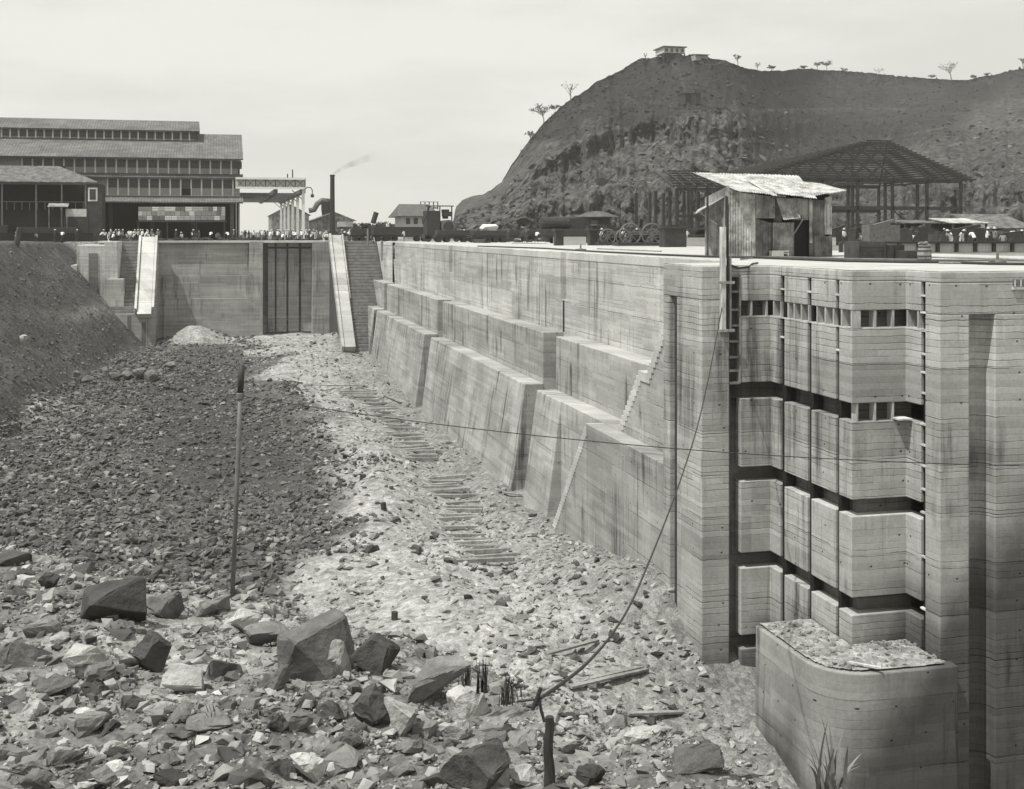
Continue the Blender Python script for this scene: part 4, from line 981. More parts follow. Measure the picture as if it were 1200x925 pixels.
def gable(name, px0, px1, py_eave, py_ridge, Y, depth, lab, cat, wall='louvre', rf='roof_dark', along='x', over=.5, grp=None, base=-.1):
    a, b = P(px0, py_eave, Y=Y), P(px1, py_eave, Y=Y); zr = P((px0 + px1) / 2, py_ridge, Y=Y + (0 if along == 'y' else depth / 2)).z
    t = empty(name, ((a.x + b.x) / 2, Y, 0), lab, cat, grp)
    x0, x1, ze = a.x, b.x, (a.z + b.z) / 2
    if along == 'x':
        MB().box(x0, x1, Y, Y + depth, base, ze).build('wall', M[wall], t)
        MB().sheet((x0 - over, Y - over, ze), (x1 + over, Y - over, ze), (x1 - 0, Y + depth / 2, zr), (x0 + 0, Y + depth / 2, zr), .12).build('roof', M[rf], t)
        MB().sheet((x0 - over, Y + depth + over, ze), (x1 + over, Y + depth + over, ze), (x1, Y + depth / 2, zr), (x0, Y + depth / 2, zr), .12).build('roof', M[rf], t)
        for X_, s in ((x0 - over, 0), (x1 + over, 0)):
            MB().add([(X_, Y - over, ze), (X_, Y + depth + over, ze), (x0 if X_ < x0 else x1, Y + depth / 2, zr + .05)], [(0, 1, 2)]).build('hip', M[rf], t)
    else:
        xm_ = (x0 + x1) / 2
        MB().prism([(x0, Y), (x1, Y), (x1, Y + depth), (x0, Y + depth)], base, ze).build('wall', M[wall], t)
        MB().add([(x0, Y + .02, ze), (x1, Y + .02, ze), (xm_, Y + .02, zr), (x0, Y + .2, ze), (x1, Y + .2, ze), (xm_, Y + .2, zr)], [(0, 1, 2), (5, 4, 3), (0, 3, 4, 1), (1, 4, 5, 2), (2, 5, 3, 0)]).build('gable', M[wall], t)
        for s, X_ in ((-1, x0), (1, x1)):
            MB().sheet((X_ + s * over, Y - over, ze - .2), (X_ + s * over, Y + depth, ze - .2), (xm_, Y + depth, zr), (xm_, Y - over, zr), .12).build('roof', M[rf], t)
    return t
BH = gable('boiler_house', 366, 414, 258, 248.5, 236, 9, 'small boiler house with a low gable roof behind the iron chimney', 'boiler house', 'iron_mid', 'iron_mid', 'y')
MB().box(P(396, 262, Y=234).x, P(413, 262, Y=234).x, 233.6, 236, P(400, 266, Y=234).z, P(400, 260, Y=234).z).build('canopy', M['steel_pale'], BH)
gable('workshop_shed', 318, 362, 252, 240, 340, 20, 'long grey shed seen between the crane runway columns', 'shed', 'iron_mid', 'roof_dark', 'y')
DU = empty('blower_duct', (P(375, 275, Y=240).x, 240, 0), 'bent blower pipe ending in a dark hood, left of the iron chimney', 'duct')
MB().tube([P(a, b, Y=240) for a, b in ((362, 247), (368, 246), (372, 239), (378, 235), (384, 236))], .55, 10).build('pipe', M['steel_mid'], DU)
c = P(383, 240, Y=240); MB().lathe((c.x, 240, c.z), [(.9, -2.6), (1.1, -1), (1.1, .6), (.5, 1.2)], 12).build('hood', M['steel'], DU)
MB().lathe((c.x, 240, 0), [(.5, -.1), (.5, c.z - 2.5)], 8).build('stand', M['steel'], DU)

# house right of the chimney
HO = gable('plantation_house', 472, 508, 254, 240, 262, 12, 'pale house with a dark hipped roof and roof lantern beyond the crowd', 'house', 'plaster', 'roof_dark', 'x', 1.4)
zt_ = P(500, 236.5, Y=268).z; zb0 = P(500, 241.5, Y=268).z
m = MB(); a, b = P(493, 240, Y=268).x, P(513, 240, Y=268).x
m.box(a, b, 267.9, 268.1, zb0 - .6, zb0 - .3); m.box(a, b, 267.9, 268.1, zt_ - .1, zt_)
for i in range(5): x = a + (b - a) * i / 4; m.box(x - .1, x + .1, 267.9, 268.1, zb0 - .8, zt_)
m.build('roof_railing', M['steel'], HO)
for px in (478, 487, 497): a = P(px, 259, Y=261.9); MB().box(a.x - .4, a.x + .5, 261.85, 262.05, a.z - .7, a.z + .6).build('window', M['glass_dark'], HO)

# ================================================================== steam crane and wagons on the lock wall
LC = empty('steam_crane', (P(516, 283, Y=176).x, 176, 0), 'dark steam locomotive crane on the lock wall, smoke box towards the pit', 'steam crane')
Yl = 176; s = Yl / F
def q(px, py, Y=Yl): return P(px, py, Y=Y)
a = q(498, 276); b = q(540, 284); MB().box(a.x, b.x, Yl, Yl + 3, .5, 1.1).build('underframe', M['steel'], LC)
c = q(526, 266); MB().tube([(c.x, Yl + .2, c.z), (c.x, Yl + 5, c.z)], 1.05, 16).build('boiler', M['steel_mid'], LC); MB().tube([(c.x, Yl + .1, c.z), (c.x, Yl + .2, c.z)], .8, 16).build('smokebox_door', M['steel'], LC)
MB().box(q(501, 0).x, q(516, 0).x, Yl + .5, Yl + 4, 1.1, q(500, 247).z).build('cab', M['steel'], LC)
m = MB(); zc = q(516, 242).z
for px in (503, 517, 531): m.box(q(px, 0).x - .08, q(px, 0).x + .08, Yl + 1, Yl + 1.15, 1.1, zc)
m.box(q(500, 0).x, q(533, 0).x, Yl + .8, Yl + 1.3, zc, zc + .15); m.beam((q(497, 0).x, Yl + 1, q(0, 262).z), (q(505, 0).x, Yl + 1, zc), .15); m.build('frame', M['steel'], LC)
MB().lathe((q(524, 0).x, Yl + 1.5, q(0, 255).z), [(.45, 0), (.45, .8), (.6, .9), (.6, 1.4), (.3, 1.4)], 12).build('funnel', M['steel'], LC)
MB().box(q(519, 0).x, q(530, 0).x, Yl + .6, Yl + 1, q(0, 252).z, q(0, 246).z).build('winch_box', M['steel'], LC)
for px in (502, 512, 524, 535):
    c = Vector((q(px, 0).x, Yl, .5)); MB().tube([c, c + Vector((0, .15, 0))], .5, 14).build('wheel', M['steel'], LC)
wagon(q(530, 0, 172).x, 170, 5.5, .75, 'low black wagon on the lock wall in front of the steam crane', grp='wagons on the lock wall')
wagon(q(568, 0, 166).x, 164, 4.6, .7, 'small black wagon carrying a white bundle on the lock wall', grp='wagons on the lock wall')
m = MB(); c = q(572, 273, 166)
def blob(c, r, n=10, seed=1, sq=.6):
    V, T = hull(26, seed); return [(c[0] + v[0] * 2 * r[0], c[1] + v[1] * 2 * r[1], c[2] + v[2] * 2 * r[2]) for v in V], [tuple(t) for t in T]
m.add(*blob((c.x, 165, 2.0), (1.9, .8, .75), seed=31)); m.build('bundle', M['cloth_white'], None, loc=(c.x, 165, 1.7), label='white canvas bundle piled on the small black wagon', cat='bundle', bevel=.03)
wagon(q(470, 0, 186).x, 186, 9, 1.3, 'long dark wagon behind the crowd left of the steam crane', grp='wagons on the lock wall')
wagon(q(440, 0, 196).x, 197, 8, 1.0, 'dark flat wagon farther left behind the crowd', grp='wagons on the lock wall')
wagon(q(675, 0, 150).x + 2, 150, 13, .9, 'long dark flat wagon on the lock wall left of the winch', grp='wagons on the lock wall')
c = q(667, 268, 148); m = MB(); random.seed(8)
m.tube([(c.x - 3.2, 150, 2.7), (c.x + .5, 150, 2.7)], .8, 14); m.box(c.x + .4, c.x + 2.6, 149.4, 150.8, 1.9, 3.3); m.tube([(c.x - 2.2, 150, 3.3), (c.x - 2.2, 150, 4.0)], .22, 8); m.beam((c.x + 1, 149.6, 3.2), (c.x + 3.5, 149.6, 2.2), .2)
for k in range(12): m.obox((c.x + random.uniform(-4.5, 5), 150 + random.uniform(-.6, .6), 2.1 + random.uniform(0, .35)), (random.uniform(.4, 1.2), .6, .4), random.uniform(0, 3), random.uniform(-.5, .5))
m.build('machinery_heap', M['steel'], None, loc=(c.x, 150, 2), label='dark heap of machinery loaded on the long flat wagon', cat='machinery')
# watch hut with a wide roof
WH = empty('watch_hut', (q(702, 0, 160).x, 160, 0), 'small dark watch hut with a wide flat roof on the lock wall', 'hut')
x = WH.location.x; z1_ = P(702, 255, Y=160).z
MB().box(x - 1.7, x + 1.7, 160, 162.4, -.05, z1_).build('wall', M['wood_dark'], WH); MB().lathe((x, 161, z1_), [(3.2, 0), (3.3, .1), (1.2, .8), (.2, .9)], 4).build('roof', M['roof_dark'], WH)
MB().box(x - 1.2, x - .2, 159.96, 160, z1_ - 1.5, z1_ - .4).build('window', M['steel_mid'], WH)
# concrete stub walls and posts along the wall top
m = MB(); a, b = q(657, 0, 128), q(693, 0, 128); m.box(a.x, b.x, 130, 131, -.02, .95); m.build('parapet', M['step'], None, loc=(a.x, 130, 0), label='short pale parapet between two dark posts on the lock wall', cat='parapet')
for px, lab in ((654.5, 'left dark post beside the short pale parapet'), (694, 'right dark post beside the short pale parapet')):
    a = q(px, 0, 126); MB().box(a.x - .45, a.x + .45, 125.5, 126.4, -.02, 1.75).box(a.x - .6, a.x + .6, 125.3, 126.6, 1.6, 1.85).build('post', M['steel'], None, loc=(a.x, 126, 0), label=lab, cat='post', bevel=.04)
# winch with spoked reel
def winch(px, Y, lab, sc=1):
    t = empty('winch', (q(px, 0, Y).x, Y, 0), lab, 'winch', 'winches on the lock wall'); x = t.location.x
    MB().box(x - 2.2 * sc, x + 2.2 * sc, Y, Y + 1.8, .05, .4).build('bed', M['steel'], t)
    for sx in (-1, 1):
        m = MB(); R_ = .95 * sc; c = Vector((x + sx * 1.0 * sc, Y + .2, 1.05 * sc))
        ring = [c + Vector((R_ * math.cos(a), 0, R_ * math.sin(a))) for a in [2 * math.pi * k / 16 for k in range(17)]]
        m.tube(ring, .09, 5)
        for k in range(4): a = math.pi * k / 4; v = Vector((math.cos(a), 0, math.sin(a))) * R_; m.beam(c - v, c + v, .07)
        m.build('gear_wheel', M['steel_mid'], t)
    MB().tube([(x - .8, Y + 1, 1.0), (x + .8, Y + 1, 1.0)], .6, 12).build('drum', M['steel'], t)
    MB().beam((x - 2 * sc, Y + .5, .3), (x - 1 * sc, Y + .5, 2.1), .15).build('lever', M['steel'], t)
    return t
winch(752, 118, 'winch with spoked gear wheels at the middle of the lock wall top', 1.2); winch(722, 124, 'smaller winch left of the spoked one', .9); winch(775, 122, 'winch half hidden behind the dark cabinet', .9)
a = q(789, 0, 110); MB().box(a.x - 1.1, a.x + 1.2, 109.5, 111, -.02, 1.95).box(a.x - 1.25, a.x + 1.35, 109.4, 111.1, 1.85, 1.98).build('cabinet', M['steel'], None, loc=(a.x, 110, 0), label='dark upright iron cabinet right of the winches', cat='cabinet', bevel=.03)
# long pile of beams behind the winches
m = MB()
for k in range(9): a = q(705 + random.uniform(0, 30), 0, 135); m.beam((a.x, 134 + k * .3, .3 + .18 * k), (a.x + 9 + random.random() * 3, 134.5 + k * .3, 1.0 + .17 * k), .25)
m.build('beam_pile', M['wood_dark'], None, loc=(q(720, 0, 135).x, 135, 0), label='untidy pile of dark beams behind the winches', cat='timber pile', kind='stuff')
# dim line of wagons and debris at the hill foot
for i, (px, Y, L, H) in enumerate([(600, 190, 9, .7), (636, 185, 7, .8), (740, 165, 12, 1.2), (800, 150, 9, .8), (850, 150, 10, 1.0)]):
    wagon(q(px, 0, Y).x, Y, L, H, ['dark low wagon right of the white bundle', 'dark wagon left of the machinery wagon', 'long dark wagon behind the winches', 'dark wagon behind the iron cabinet', 'dark wagon behind the corrugated hut'][i], grp='wagons on the lock wall')

# ================================================================== corrugated hut
YH = P(868, 302, z=0).y
HX = lambda px, Y=YH: P(px, 300, Y=Y).x
HZ = lambda py, Y=YH, px=900: P(px, py, Y=Y).z
HT = empty('corrugated_hut', ((HX(825) + HX(975)) / 2, YH, 0), 'patched corrugated iron hut with a pale sloping roof on the wall top', 'hut')
yb2 = YH + 4.5
def wallsheet(px0, px1, pt0, pt1, pb, mat, Y=YH, nm='wall_sheet', t=.03, pb1=None):
    a, b = HX(px0, Y), HX(px1, Y)
    n = max(2, int(abs(b - a) / .16))
    pb1 = pb if pb1 is None else pb1
    return MB().sheet((a, Y, max(0.0, HZ(pb, Y, px0))), (b, Y, max(0.0, HZ(pb1, Y, px1))), (b, Y, HZ(pt1, Y, px1)), (a, Y, HZ(pt0, Y, px0)), t, .022, n).build(nm, M[mat], HT)
MB().box(HX(857), HX(974), YH + .25, YH + .3, 0, HZ(226)).build('inner_lining', M['dark'], HT)
MB().box(HX(974) - .05, HX(974), YH + .1, yb2, 0, HZ(228)).build('right_wall', M['iron_dark'], HT)
# left end stands out of square, seen at a slant
xa, xb = HX(826, yb2), HX(854)
MB().sheet((HX(854), YH, 0), (HX(826, YH + 3), YH + 3, 0), (HX(826, YH + 3), YH + 3, HZ(232, YH + 3, 826)), (HX(854), YH, HZ(218)), .03, .025, 16).build('end_wall', M['iron_mid'], HT)
wallsheet(854, 866, 222, 226, 302, 'iron_pale'); wallsheet(866.4, 885, 226, 228, 302, 'iron_pale', YH - .06)
wallsheet(885.3, 908, 228, 231, 256, 'iron_mid'); wallsheet(885.3, 905, 256, 262, 302, 'iron_dark', YH + .05)
wallsheet(908.3, 916, 229, 231, 260, 'dark' if False else 'iron_dark', YH + .15); wallsheet(905.5, 930, 261, 261, 290, 'iron_mid', YH - .05)
wallsheet(930.3, 948, 232, 234, 258, 'iron_mid'); wallsheet(948.3, 952, 233, 235, 285, 'iron_pale', YH - .1)
wallsheet(952.3, 966, 234, 235, 300, 'iron_dark'); wallsheet(966.3, 974.5, 232, 230, 275, 'iron_mid', YH - .05); wallsheet(954, 975, 277, 277, 301, 'iron_dark', YH - .12)
wallsheet(905, 930, 289, 290, 302, 'iron_mid', YH - .02); wallsheet(948, 955, 285, 285, 301, 'iron_dark', YH)
# propped flap
a, b = HX(908.5, YH), HX(929, YH)
MB().sheet((HX(918, YH - 1), YH - 1.0, HZ(258, YH - 1, 920)), (HX(938, YH - 1), YH - 1.0, HZ(256, YH - 1, 935)), (b, YH - .1, HZ(233)), (a, YH - .1, HZ(232)), .03, .03, 9).build('window_flap', M['iron_roof'], HT)
MB().beam((HX(932), YH - .9, HZ(258)), (HX(930), YH, HZ(275)), .05).build('flap_prop', M['wood'], HT)
# left awning
MB().sheet((HX(815, YH + .5), YH + .5, HZ(250, YH + .5, 815)), (HX(818, YH + 3), YH + 3, HZ(246, YH + 3, 818)), (HX(846, YH + 3), YH + 3, HZ(233, YH + 3, 846)), (HX(848, YH + .5), YH + .5, HZ(231, YH + .5, 846)), .03, .03, 8).build('awning', M['iron_roof'], HT)
MB().beam((HX(822), YH + .8, HZ(247)), (HX(845), YH + .6, HZ(263)), .05).build('awning_prop', M['wood'], HT)
# roof: several sheets, uneven eaves
random.seed(3)
zr = lambda px: 204.5 + (px - 812) * .058
def rq(nm, a, b, c, d_, yf, yk):
    MB().sheet((HX(a[0], yf), yf, HZ(a[1], yf, a[0])), (HX(b[0], yf), yf, HZ(b[1], yf, b[0])), (HX(c[0], yk), yk, HZ(c[1], yk, c[0])), (HX(d_[0], yk), yk, HZ(d_[1], yk, d_[0])), .025, .03, max(2, int((b[0] - a[0]) / 2.4))).build(nm, M['iron_roof'], HT)
bk_ = YH + 5.4
for k in range(6):
    u0, u1 = k / 6, (k + 1.08) / 6; j_ = random.uniform(-.8, .8); f = YH - 1.0 - random.uniform(0, .3)
    rq('roof_sheet', (866 + 90 * u0, 225 + 7 * u0 + j_), (866 + 90 * u1, 225 + 7 * u1 + j_), (812 + 122 * u1, 203 + 3 * u1 + j_ * .3), (812 + 122 * u0, 203 + 3 * u0 + j_ * .3), f, bk_)
for k in range(2):
    u0, u1 = k / 2, (k + 1.1) / 2
    rq('roof_sheet', (948 + 42 * u0, 231 - 8 * u0 + k), (948 + 42 * u1, 231 - 8 * u1 + k), (922 + 40 * u1, 211 + 5 * u1), (922 + 40 * u0, 211 + 5 * u0), YH - .2, YH + 4)
rq('roof_sheet', (905, 229.5), (921, 231), (890, 212), (874, 211), YH - 1.2, YH + 2.5)
for px in (830, 852, 886, 908, 931, 951): a = HX(px); MB().box(a - .05, a + .05, YH + .06, YH + .16, 0, HZ(230)).build('stud', M['wood_dark'], HT)
# timber post with guide rails in front of the hut
RL = empty('guide_post', (P(848, 308, Y=YA).x, YA, -.0), 'pale timber post and pipe rail fixed upright on the pier groove', 'post')
xg = P(847.5, 300, Y=YA - .2).x
MB().box(xg - .1, xg + .1, YA - .28, YA - .03, ZY(388, YA, 848), ZY(266, YA, 848)).build('timber', M['wood_pale'], RL)
MB().tube([(xg + .22, YA - .18, ZY(389, YA, 850)), (xg + .22, YA - .18, ZY(240, YA, 850))], .055, 8).build('pipe', M['steel'], RL)
MB().box(xg + .3, xg + .4, YA - .2, YA - .03, ZY(388, YA, 848), ZY(300, YA, 848)).build('side_batten', M['wood'], RL)
for py in (331, 387): MB().box(xg - .3, xg + .5, YA - .32, YA - .24, ZY(py, YA, 848) - .06, ZY(py, YA, 848) + .06).build('clamp', M['wood'], RL)
MB().tube([(xg + .4, YA - .2, .02), (xg + .8, YA, -.1), (xg + 1.3, YA - .02, -.05), (xg + 1.7, YA + .4, .08), (xg + 2.4, YA + 1.4, .08)], .05, 6).build('pipe_bend', M['steel'], RL)
# things on the wall top near the hut
a = P(915, 302, z=0); s_ = a.dot(Vector((ST, CT, 0))) / F
m = MB(); w_, h_ = 21 * s_, 8 * s_
m.box(a.x - w_ / 2, a.x + w_ * .2, a.y, a.y + .5, .02, h_); m.box(a.x + w_ * .2, a.x + w_ / 2, a.y + .1, a.y + .5, .02, .1); m.box(a.x + w_ * .2, a.x + w_ / 2, a.y, a.y + .5, h_ - .08, h_)
m.box(a.x + w_ * .2, a.x + w_ / 2, a.y + .02, a.y + .48, .1 + .1, .28); m.box(a.x + w_ / 2 - .06, a.x + w_ / 2, a.y, a.y + .5, .1, h_ - .08); m.build('hollow_block', M['step'], None, loc=(a.x, a.y, 0), label='pale hollow block lying on the wall top in front of the corrugated hut', cat='block', bevel=.02)
def crate(px0, px1, py0, z, lab, mat='wood_dark', dp=1.4):
    a = P(px0, py0, z=0); b = P(px1, py0, z=0); h = (py0 - z) * a.dot(Vector((ST, CT, 0))) / F
    t = empty('crate', ((a.x + b.x) / 2, a.y, 0), lab, 'crate', 'dark crates on the wall top')
    MB().box(a.x, b.x, a.y, a.y + dp, 0.01, h).build('case', M[mat], t, bevel=.02)
    for k in range(1, int(h / .22)): MB().box(a.x + .01, b.x - .01, a.y - .03, a.y - .003, k * .22 - .012, k * .22 + .012).build('slat_edge', M['steel'], t)
    for x in (a.x + .08, b.x - .08): MB().box(x - .06, x + .06, a.y - .06, a.y - .003, .01, h).build('corner_batten', M[mat], t)
crate(1004, 1044, 303.5, 283, 'large dark crate right of the corrugated hut'); crate(1044.5, 1062, 303.5, 287, 'narrow black crate between the large crate and the barrel', 'steel'); crate(1062, 1096, 304, 294, 'low black crate behind the wooden barrel', 'steel')
BA = empty('barrel', tuple(P(1083, 307, z=0)), 'wooden barrel heaped with rubble at the edge of the wall top', 'barrel')
a = P(1083, 307, z=0); sb = a.dot(Vector((ST, CT, 0))) / F; hb = 19 * sb
MB().lathe((a.x, a.y, 0.01), [(6.6 * sb, 0), (7.6 * sb, hb * .3), (7.8 * sb, hb * .5), (7.4 * sb, hb * .75), (6.6 * sb, hb)], 18).build('staves', M['wood'], BA, smooth=False)
for u, r in ((.12, 7.15), (.35, 7.85), (.68, 7.7), (.92, 7.0)): MB().lathe((a.x, a.y, hb * u), [(r * sb, -.03), (r * sb + .02, -.03), (r * sb + .02, .03), (r * sb, .03)], 18).build('hoop', M['steel'], BA)
m = MB(); 
for k in range(14): m.add(*blob((a.x + random.uniform(-.22, .22), a.y + random.uniform(-.22, .22), hb + random.uniform(.0, .16)), (.1, .09, .08), seed=300 + k))
m.build('rubble_heap', M['boulder_mid'], None, loc=(a.x, a.y, hb), label='small stones heaped in the wooden barrel', cat='stones', kind='stuff')
# hoses and rails along the top
def tubeobj(name, pts, r, mat, lab, cat, n=6): return MB().tube(pts, r, n).build(name, M[mat], None, loc=tuple(pts[0]), label=lab, cat=cat)
tubeobj('hose', [P(px, py, z=.08) for px, py in ((560, 288.6), (640, 291.2), (700, 295), (770, 298.4), (830, 300.8), (880, 301.6), (930, 303.6), (990, 305.8), (1060, 307), (1100, 307.2), (1160, 309), (1215, 309.6))], .07, 'steel', 'long dark hose lying along the edge of the wall top', 'hose')
tubeobj('hose', [P(px, py, z=.07) for px, py in ((868, 303.8), (890, 301), (940, 301.8), (1000, 303.6), (1090, 304.8), (1215, 305.8))], .05, 'steel_mid', 'thin grey pipe on the wall top behind the longer hose', 'pipe')
for i, (a_, b_) in enumerate([((1090, 301.5), (1215, 304.5)), ((700, 291.5), (775, 294.6)), ((600, 285.2), (640, 285.6)), ((1100, 308.2), (1180, 309.2))]):
    tubeobj('plank', [P(*a_, z=.06), P(*b_, z=.06)], .06, 'wood', ['plank lying right of the barrel on the wall top', 'plank lying in front of the winches', 'short plank near the small black wagon', 'plank at the outer edge right of the barrel'][i], 'plank', 4)
for i, (px, py) in enumerate([(657.5 + 23, 293.5), (1169, 308)]):
    a = P(px, py, z=0); t = empty('mooring_eye', tuple(a), ['small iron eye on the wall edge near the niche', 'small iron eye on the wall edge at the far right'][i], 'mooring eye')
    MB().lathe((a.x, a.y, 0.01), [(.25, 0), (.2, .12), (.07, .15), (.06, .45), (.02, .5)], 10).build('stem', M['steel_mid'], t)
    MB().obox((a.x, a.y, .06), (.9, .16, .1)).build('foot_bar', M['steel_mid'], t)
# low bulkhead with posts at the right
BW = empty('bulkhead', (P(1100, 296, z=0).x, P(1100, 296, z=0).y, 0), 'long low bulkhead with dark rail and posts across the wall top at right', 'bulkhead')
yb3 = P(1100, 295.5, z=0).y; xa, xb = P(985, 290, Y=yb3).x, P(1330, 290, Y=yb3).x; hb = ZY(283, yb3, 1100)
MB().box(xa, xb, yb3 + .05, yb3 + .3, -.02, hb * .82).build('panel', M['step'], BW); MB().box(xa, xb, yb3 - .2, yb3 + .5, hb * .8, hb).build('rail', M['steel'], BW)
x = xa
while x < xb: MB().box(x - .13, x + .13, yb3 - .12, yb3 + .06, -.02, hb * .8).build('post', M['steel'], BW); x += 1.6
MB().box(P(800, 270, Y=118).x, P(985, 270, Y=118).x, 119, 119.4, -.02, .9).build('low_parapet', M['step'], None, loc=(P(850, 270, Y=118).x, 119, 0), label='low pale parapet behind the corrugated hut', cat='parapet')

# ================================================================== hill
sil = [(480, 271.5), (520, 271), (531, 262), (534, 244), (541, 236), (552, 231), (565, 227), (578, 220), (588, 212), (598, 196), (608, 181), (618, 168), (628, 156), (640, 142), (655, 127), (668, 117), (682, 108), (700, 96), (715, 88), (735, 77), (750, 70), (775, 66), (800, 65), (830, 67), (850, 71), (868, 79), (885, 82), (905, 83), (940, 81), (965, 83), (985, 84), (1020, 86), (1060, 89), (1085, 91), (1105, 93), (1130, 94), (1150, 91), (1175, 86), (1200, 80), (1240, 72), (1300, 66), (1400, 74), (1560, 120), (1750, 200), (1900, 262), (2000, 271)]
sx_, sy_ = zip(*sil)
NC, NR = 620, 250
pxs = np.concatenate([np.linspace(480, 1250, 480), np.linspace(1254, 2000, 140)]); vv = np.linspace(0, 1, NR)
PX, V_ = np.meshgrid(pxs, vv)
ysil = np.interp(PX, sx_, sy_) + (fbm(PX * .06, PX * 0, 4, 301) - .5) * 5 + (fbm(PX * .4, PX * 0, 2, 303) - .5) * 1.6
PY = 272.3 + (ysil - 272.3) * V_
# depth of the visible face: quarry benches at the left, a valley behind the steel frame, a spur at the right
ridged = lambda x, y, s: 1 - 2 * np.abs(fbm(x, y, 5, s) - .5)
fall = np.clip((PX - 820) / 380, 0, 1.2)
basd = 300 + 0 * PX
S1 = sm(0, .12, V_) * 6 + sm(.12, .62, V_) * 46 + sm(.6, 1, V_) * 95
S2 = sm(0, .3, V_) * 60 + sm(.25, .62, V_) * 190 + sm(.55, 1, V_) * 150
spur = sm(1010, 1110, PX) * sm(1.0, .45, V_)
D = basd + S1 * (1 - sm(860, 980, PX)) + S2 * sm(860, 980, PX) * (1 - .55 * spur)
# amphitheatre of the upper quarry face
D = D + 26 * np.exp(-((PX - 745) / 45) ** 2) * sm(.25, .6, V_) - 20 * np.exp(-((PX - 825) / 42) ** 2) * sm(.9, .55, V_)
edge = np.clip((PX - 531) / 60, 0, 1)
cl = sm(.95, .55, V_)
gull = ridged(PX * .035 + V_ * .6, V_ * 2.2, 311); cr = ridged(PX * .11, V_ * 6, 317); fi = fbm(PX * .35, V_ * 26, 3, 323)
scar = fbm(PX * .16, V_ * 1.6, 4, 351)
D = D + (gull - .6) * -24 * (.35 + .65 * cl) * (.3 + .7 * edge) + (cr - .6) * -9 * (.25 + .75 * cl) + (fi - .5) * (2 + 3 * cl) + (scar - .5) * 20 * (.2 + .8 * cl)
st_ = V_ * 5.5 + (fbm(PX * .02, V_ * 2, 3, 353) - .5) * 1.2
D = D + 7 * (np.floor(st_) + sm(.78, 1.0, st_ - np.floor(st_))) * cl
D = D + (1 - edge) * 40 * V_
xc = (PX - 600) / F * D; zc = CAMZ - (PY - HY) / F * D
Xh = xc * CT + D * ST; Yh = D * CT - xc * ST
zc[0] = -1.5
# back slope, so that the hill is a whole hill
rowsX, rowsY, rowsZ = [Xh], [Yh], [zc]
for k, (dd, f) in enumerate([(25, .97), (60, .88), (120, .66), (200, .35), (280, -.02)]):
    Dk = D[-1] + dd; x_ = (pxs - 600) / F * Dk
    rowsX.append((x_ * CT + Dk * ST)[None]); rowsY.append((Dk * CT - x_ * ST)[None]); rowsZ.append(np.minimum(zc[-1] * f, zc[-1] - .3)[None])
HXs, HYs, HZs = np.concatenate(rowsX), np.concatenate(rowsY), np.concatenate(rowsZ)
rn = HXs.shape[0]; idx = np.arange(rn * NC).reshape(rn, NC)
Q = np.stack([idx[:-1, :-1], idx[:-1, 1:], idx[1:, 1:], idx[1:, :-1]], -1).reshape(-1, 4)
# bare rock against scrub
nz = fbm(PX * .02, PY * .02, 4, 331) - .5
top_edge = np.interp(PX, [530, 620, 700, 770, 870, 900, 960, 1020, 1080, 1200], [200, 170, 150, 140, 128, 200, 215, 190, 150, 118])
rock = sm(-14, 22, PY - top_edge + nz * 70)
rock = rock * (1 - .8 * np.exp(-((PX - 905) / 45) ** 2) * sm(120, 180, PY))
rock = rock + .25 * sm(.55, .7, fbm(PX * .012, PY * .1, 3, 337)) * sm(90, 130, PY)
rock = rock + .7 * np.exp(-((PX - 815) / 50) ** 2 - ((PY - 150) / 16) ** 2) + .6 * np.exp(-((PX - 762) / 40) ** 2 - ((PY - 196) / 16) ** 2) + .4 * np.exp(-((PX - 1085) / 26) ** 2 - ((PY - 160) / 12) ** 2) + .35 * np.exp(-((PX - 590) / 45) ** 2 - ((PY - 225) / 40) ** 2)
for (pa, pb) in [((785, 70), (803, 108)), ((725, 108), (755, 132)), ((860, 120), (905, 190)), ((840, 140), (880, 200)), ((880, 130), (1060, 128)), ((1030, 165), (1140, 145)), ((870, 100), (880, 140))]:
    rock = rock + .55 * np.exp(-(pl_dist(PX, PY, [pa, ((pa[0] + pb[0]) / 2 + 3, (pa[1] + pb[1]) / 2 - 2), pb]) / 1.3) ** 2)
rk = np.concatenate([np.clip(rock, 0, 1.6), np.zeros((rn - NR, NC))])
def hill_mat():
    t = NT('hillside'); p = t.pos(); v = t.attr('tone')
    n1 = t.noise(p, .035, 6, .65); n2 = t.noise(p, .22, 6, .75); n3 = t.noise(t.mul(p, (1, 1, .16)), .3, 5, .7); vo = t.voro(p, .45, 'F1')
    rockc = t.math('MULTIPLY', t.ramp(n2, .3, .7, .035, .15), t.ramp(n3, .35, .65, .5, 1.4))
    rockc = t.math('MULTIPLY', rockc, t.ramp(vo, .2, .8, 1.2, .7))
    scrub = t.math('MULTIPLY', t.ramp(n2, .3, .7, .014, .042), t.ramp(n1, .3, .7, .75, 1.3))
    t.color(t.mixf(t.math('MULTIPLY', v, .8, clamp=True), scrub, rockc))
    t.bump(t.math('ADD', n2, t.math('MULTIPLY', vo, -.5)), 1.0, 2.2); return t.m
ho = fast_mesh('hill', np.stack([HXs, HYs, HZs], -1).reshape(-1, 3), Q, hill_mat(), {'tone': rk}, True, 'structure')
def hill_pt(px, py):
    j = int(np.argmin(np.abs(pxs - px))); col = PY[:, j]; i = int(np.argmin(np.abs(col - py)))
    return Vector((Xh[i, j], Yh[i, j], zc[i, j])), D[i, j] / F
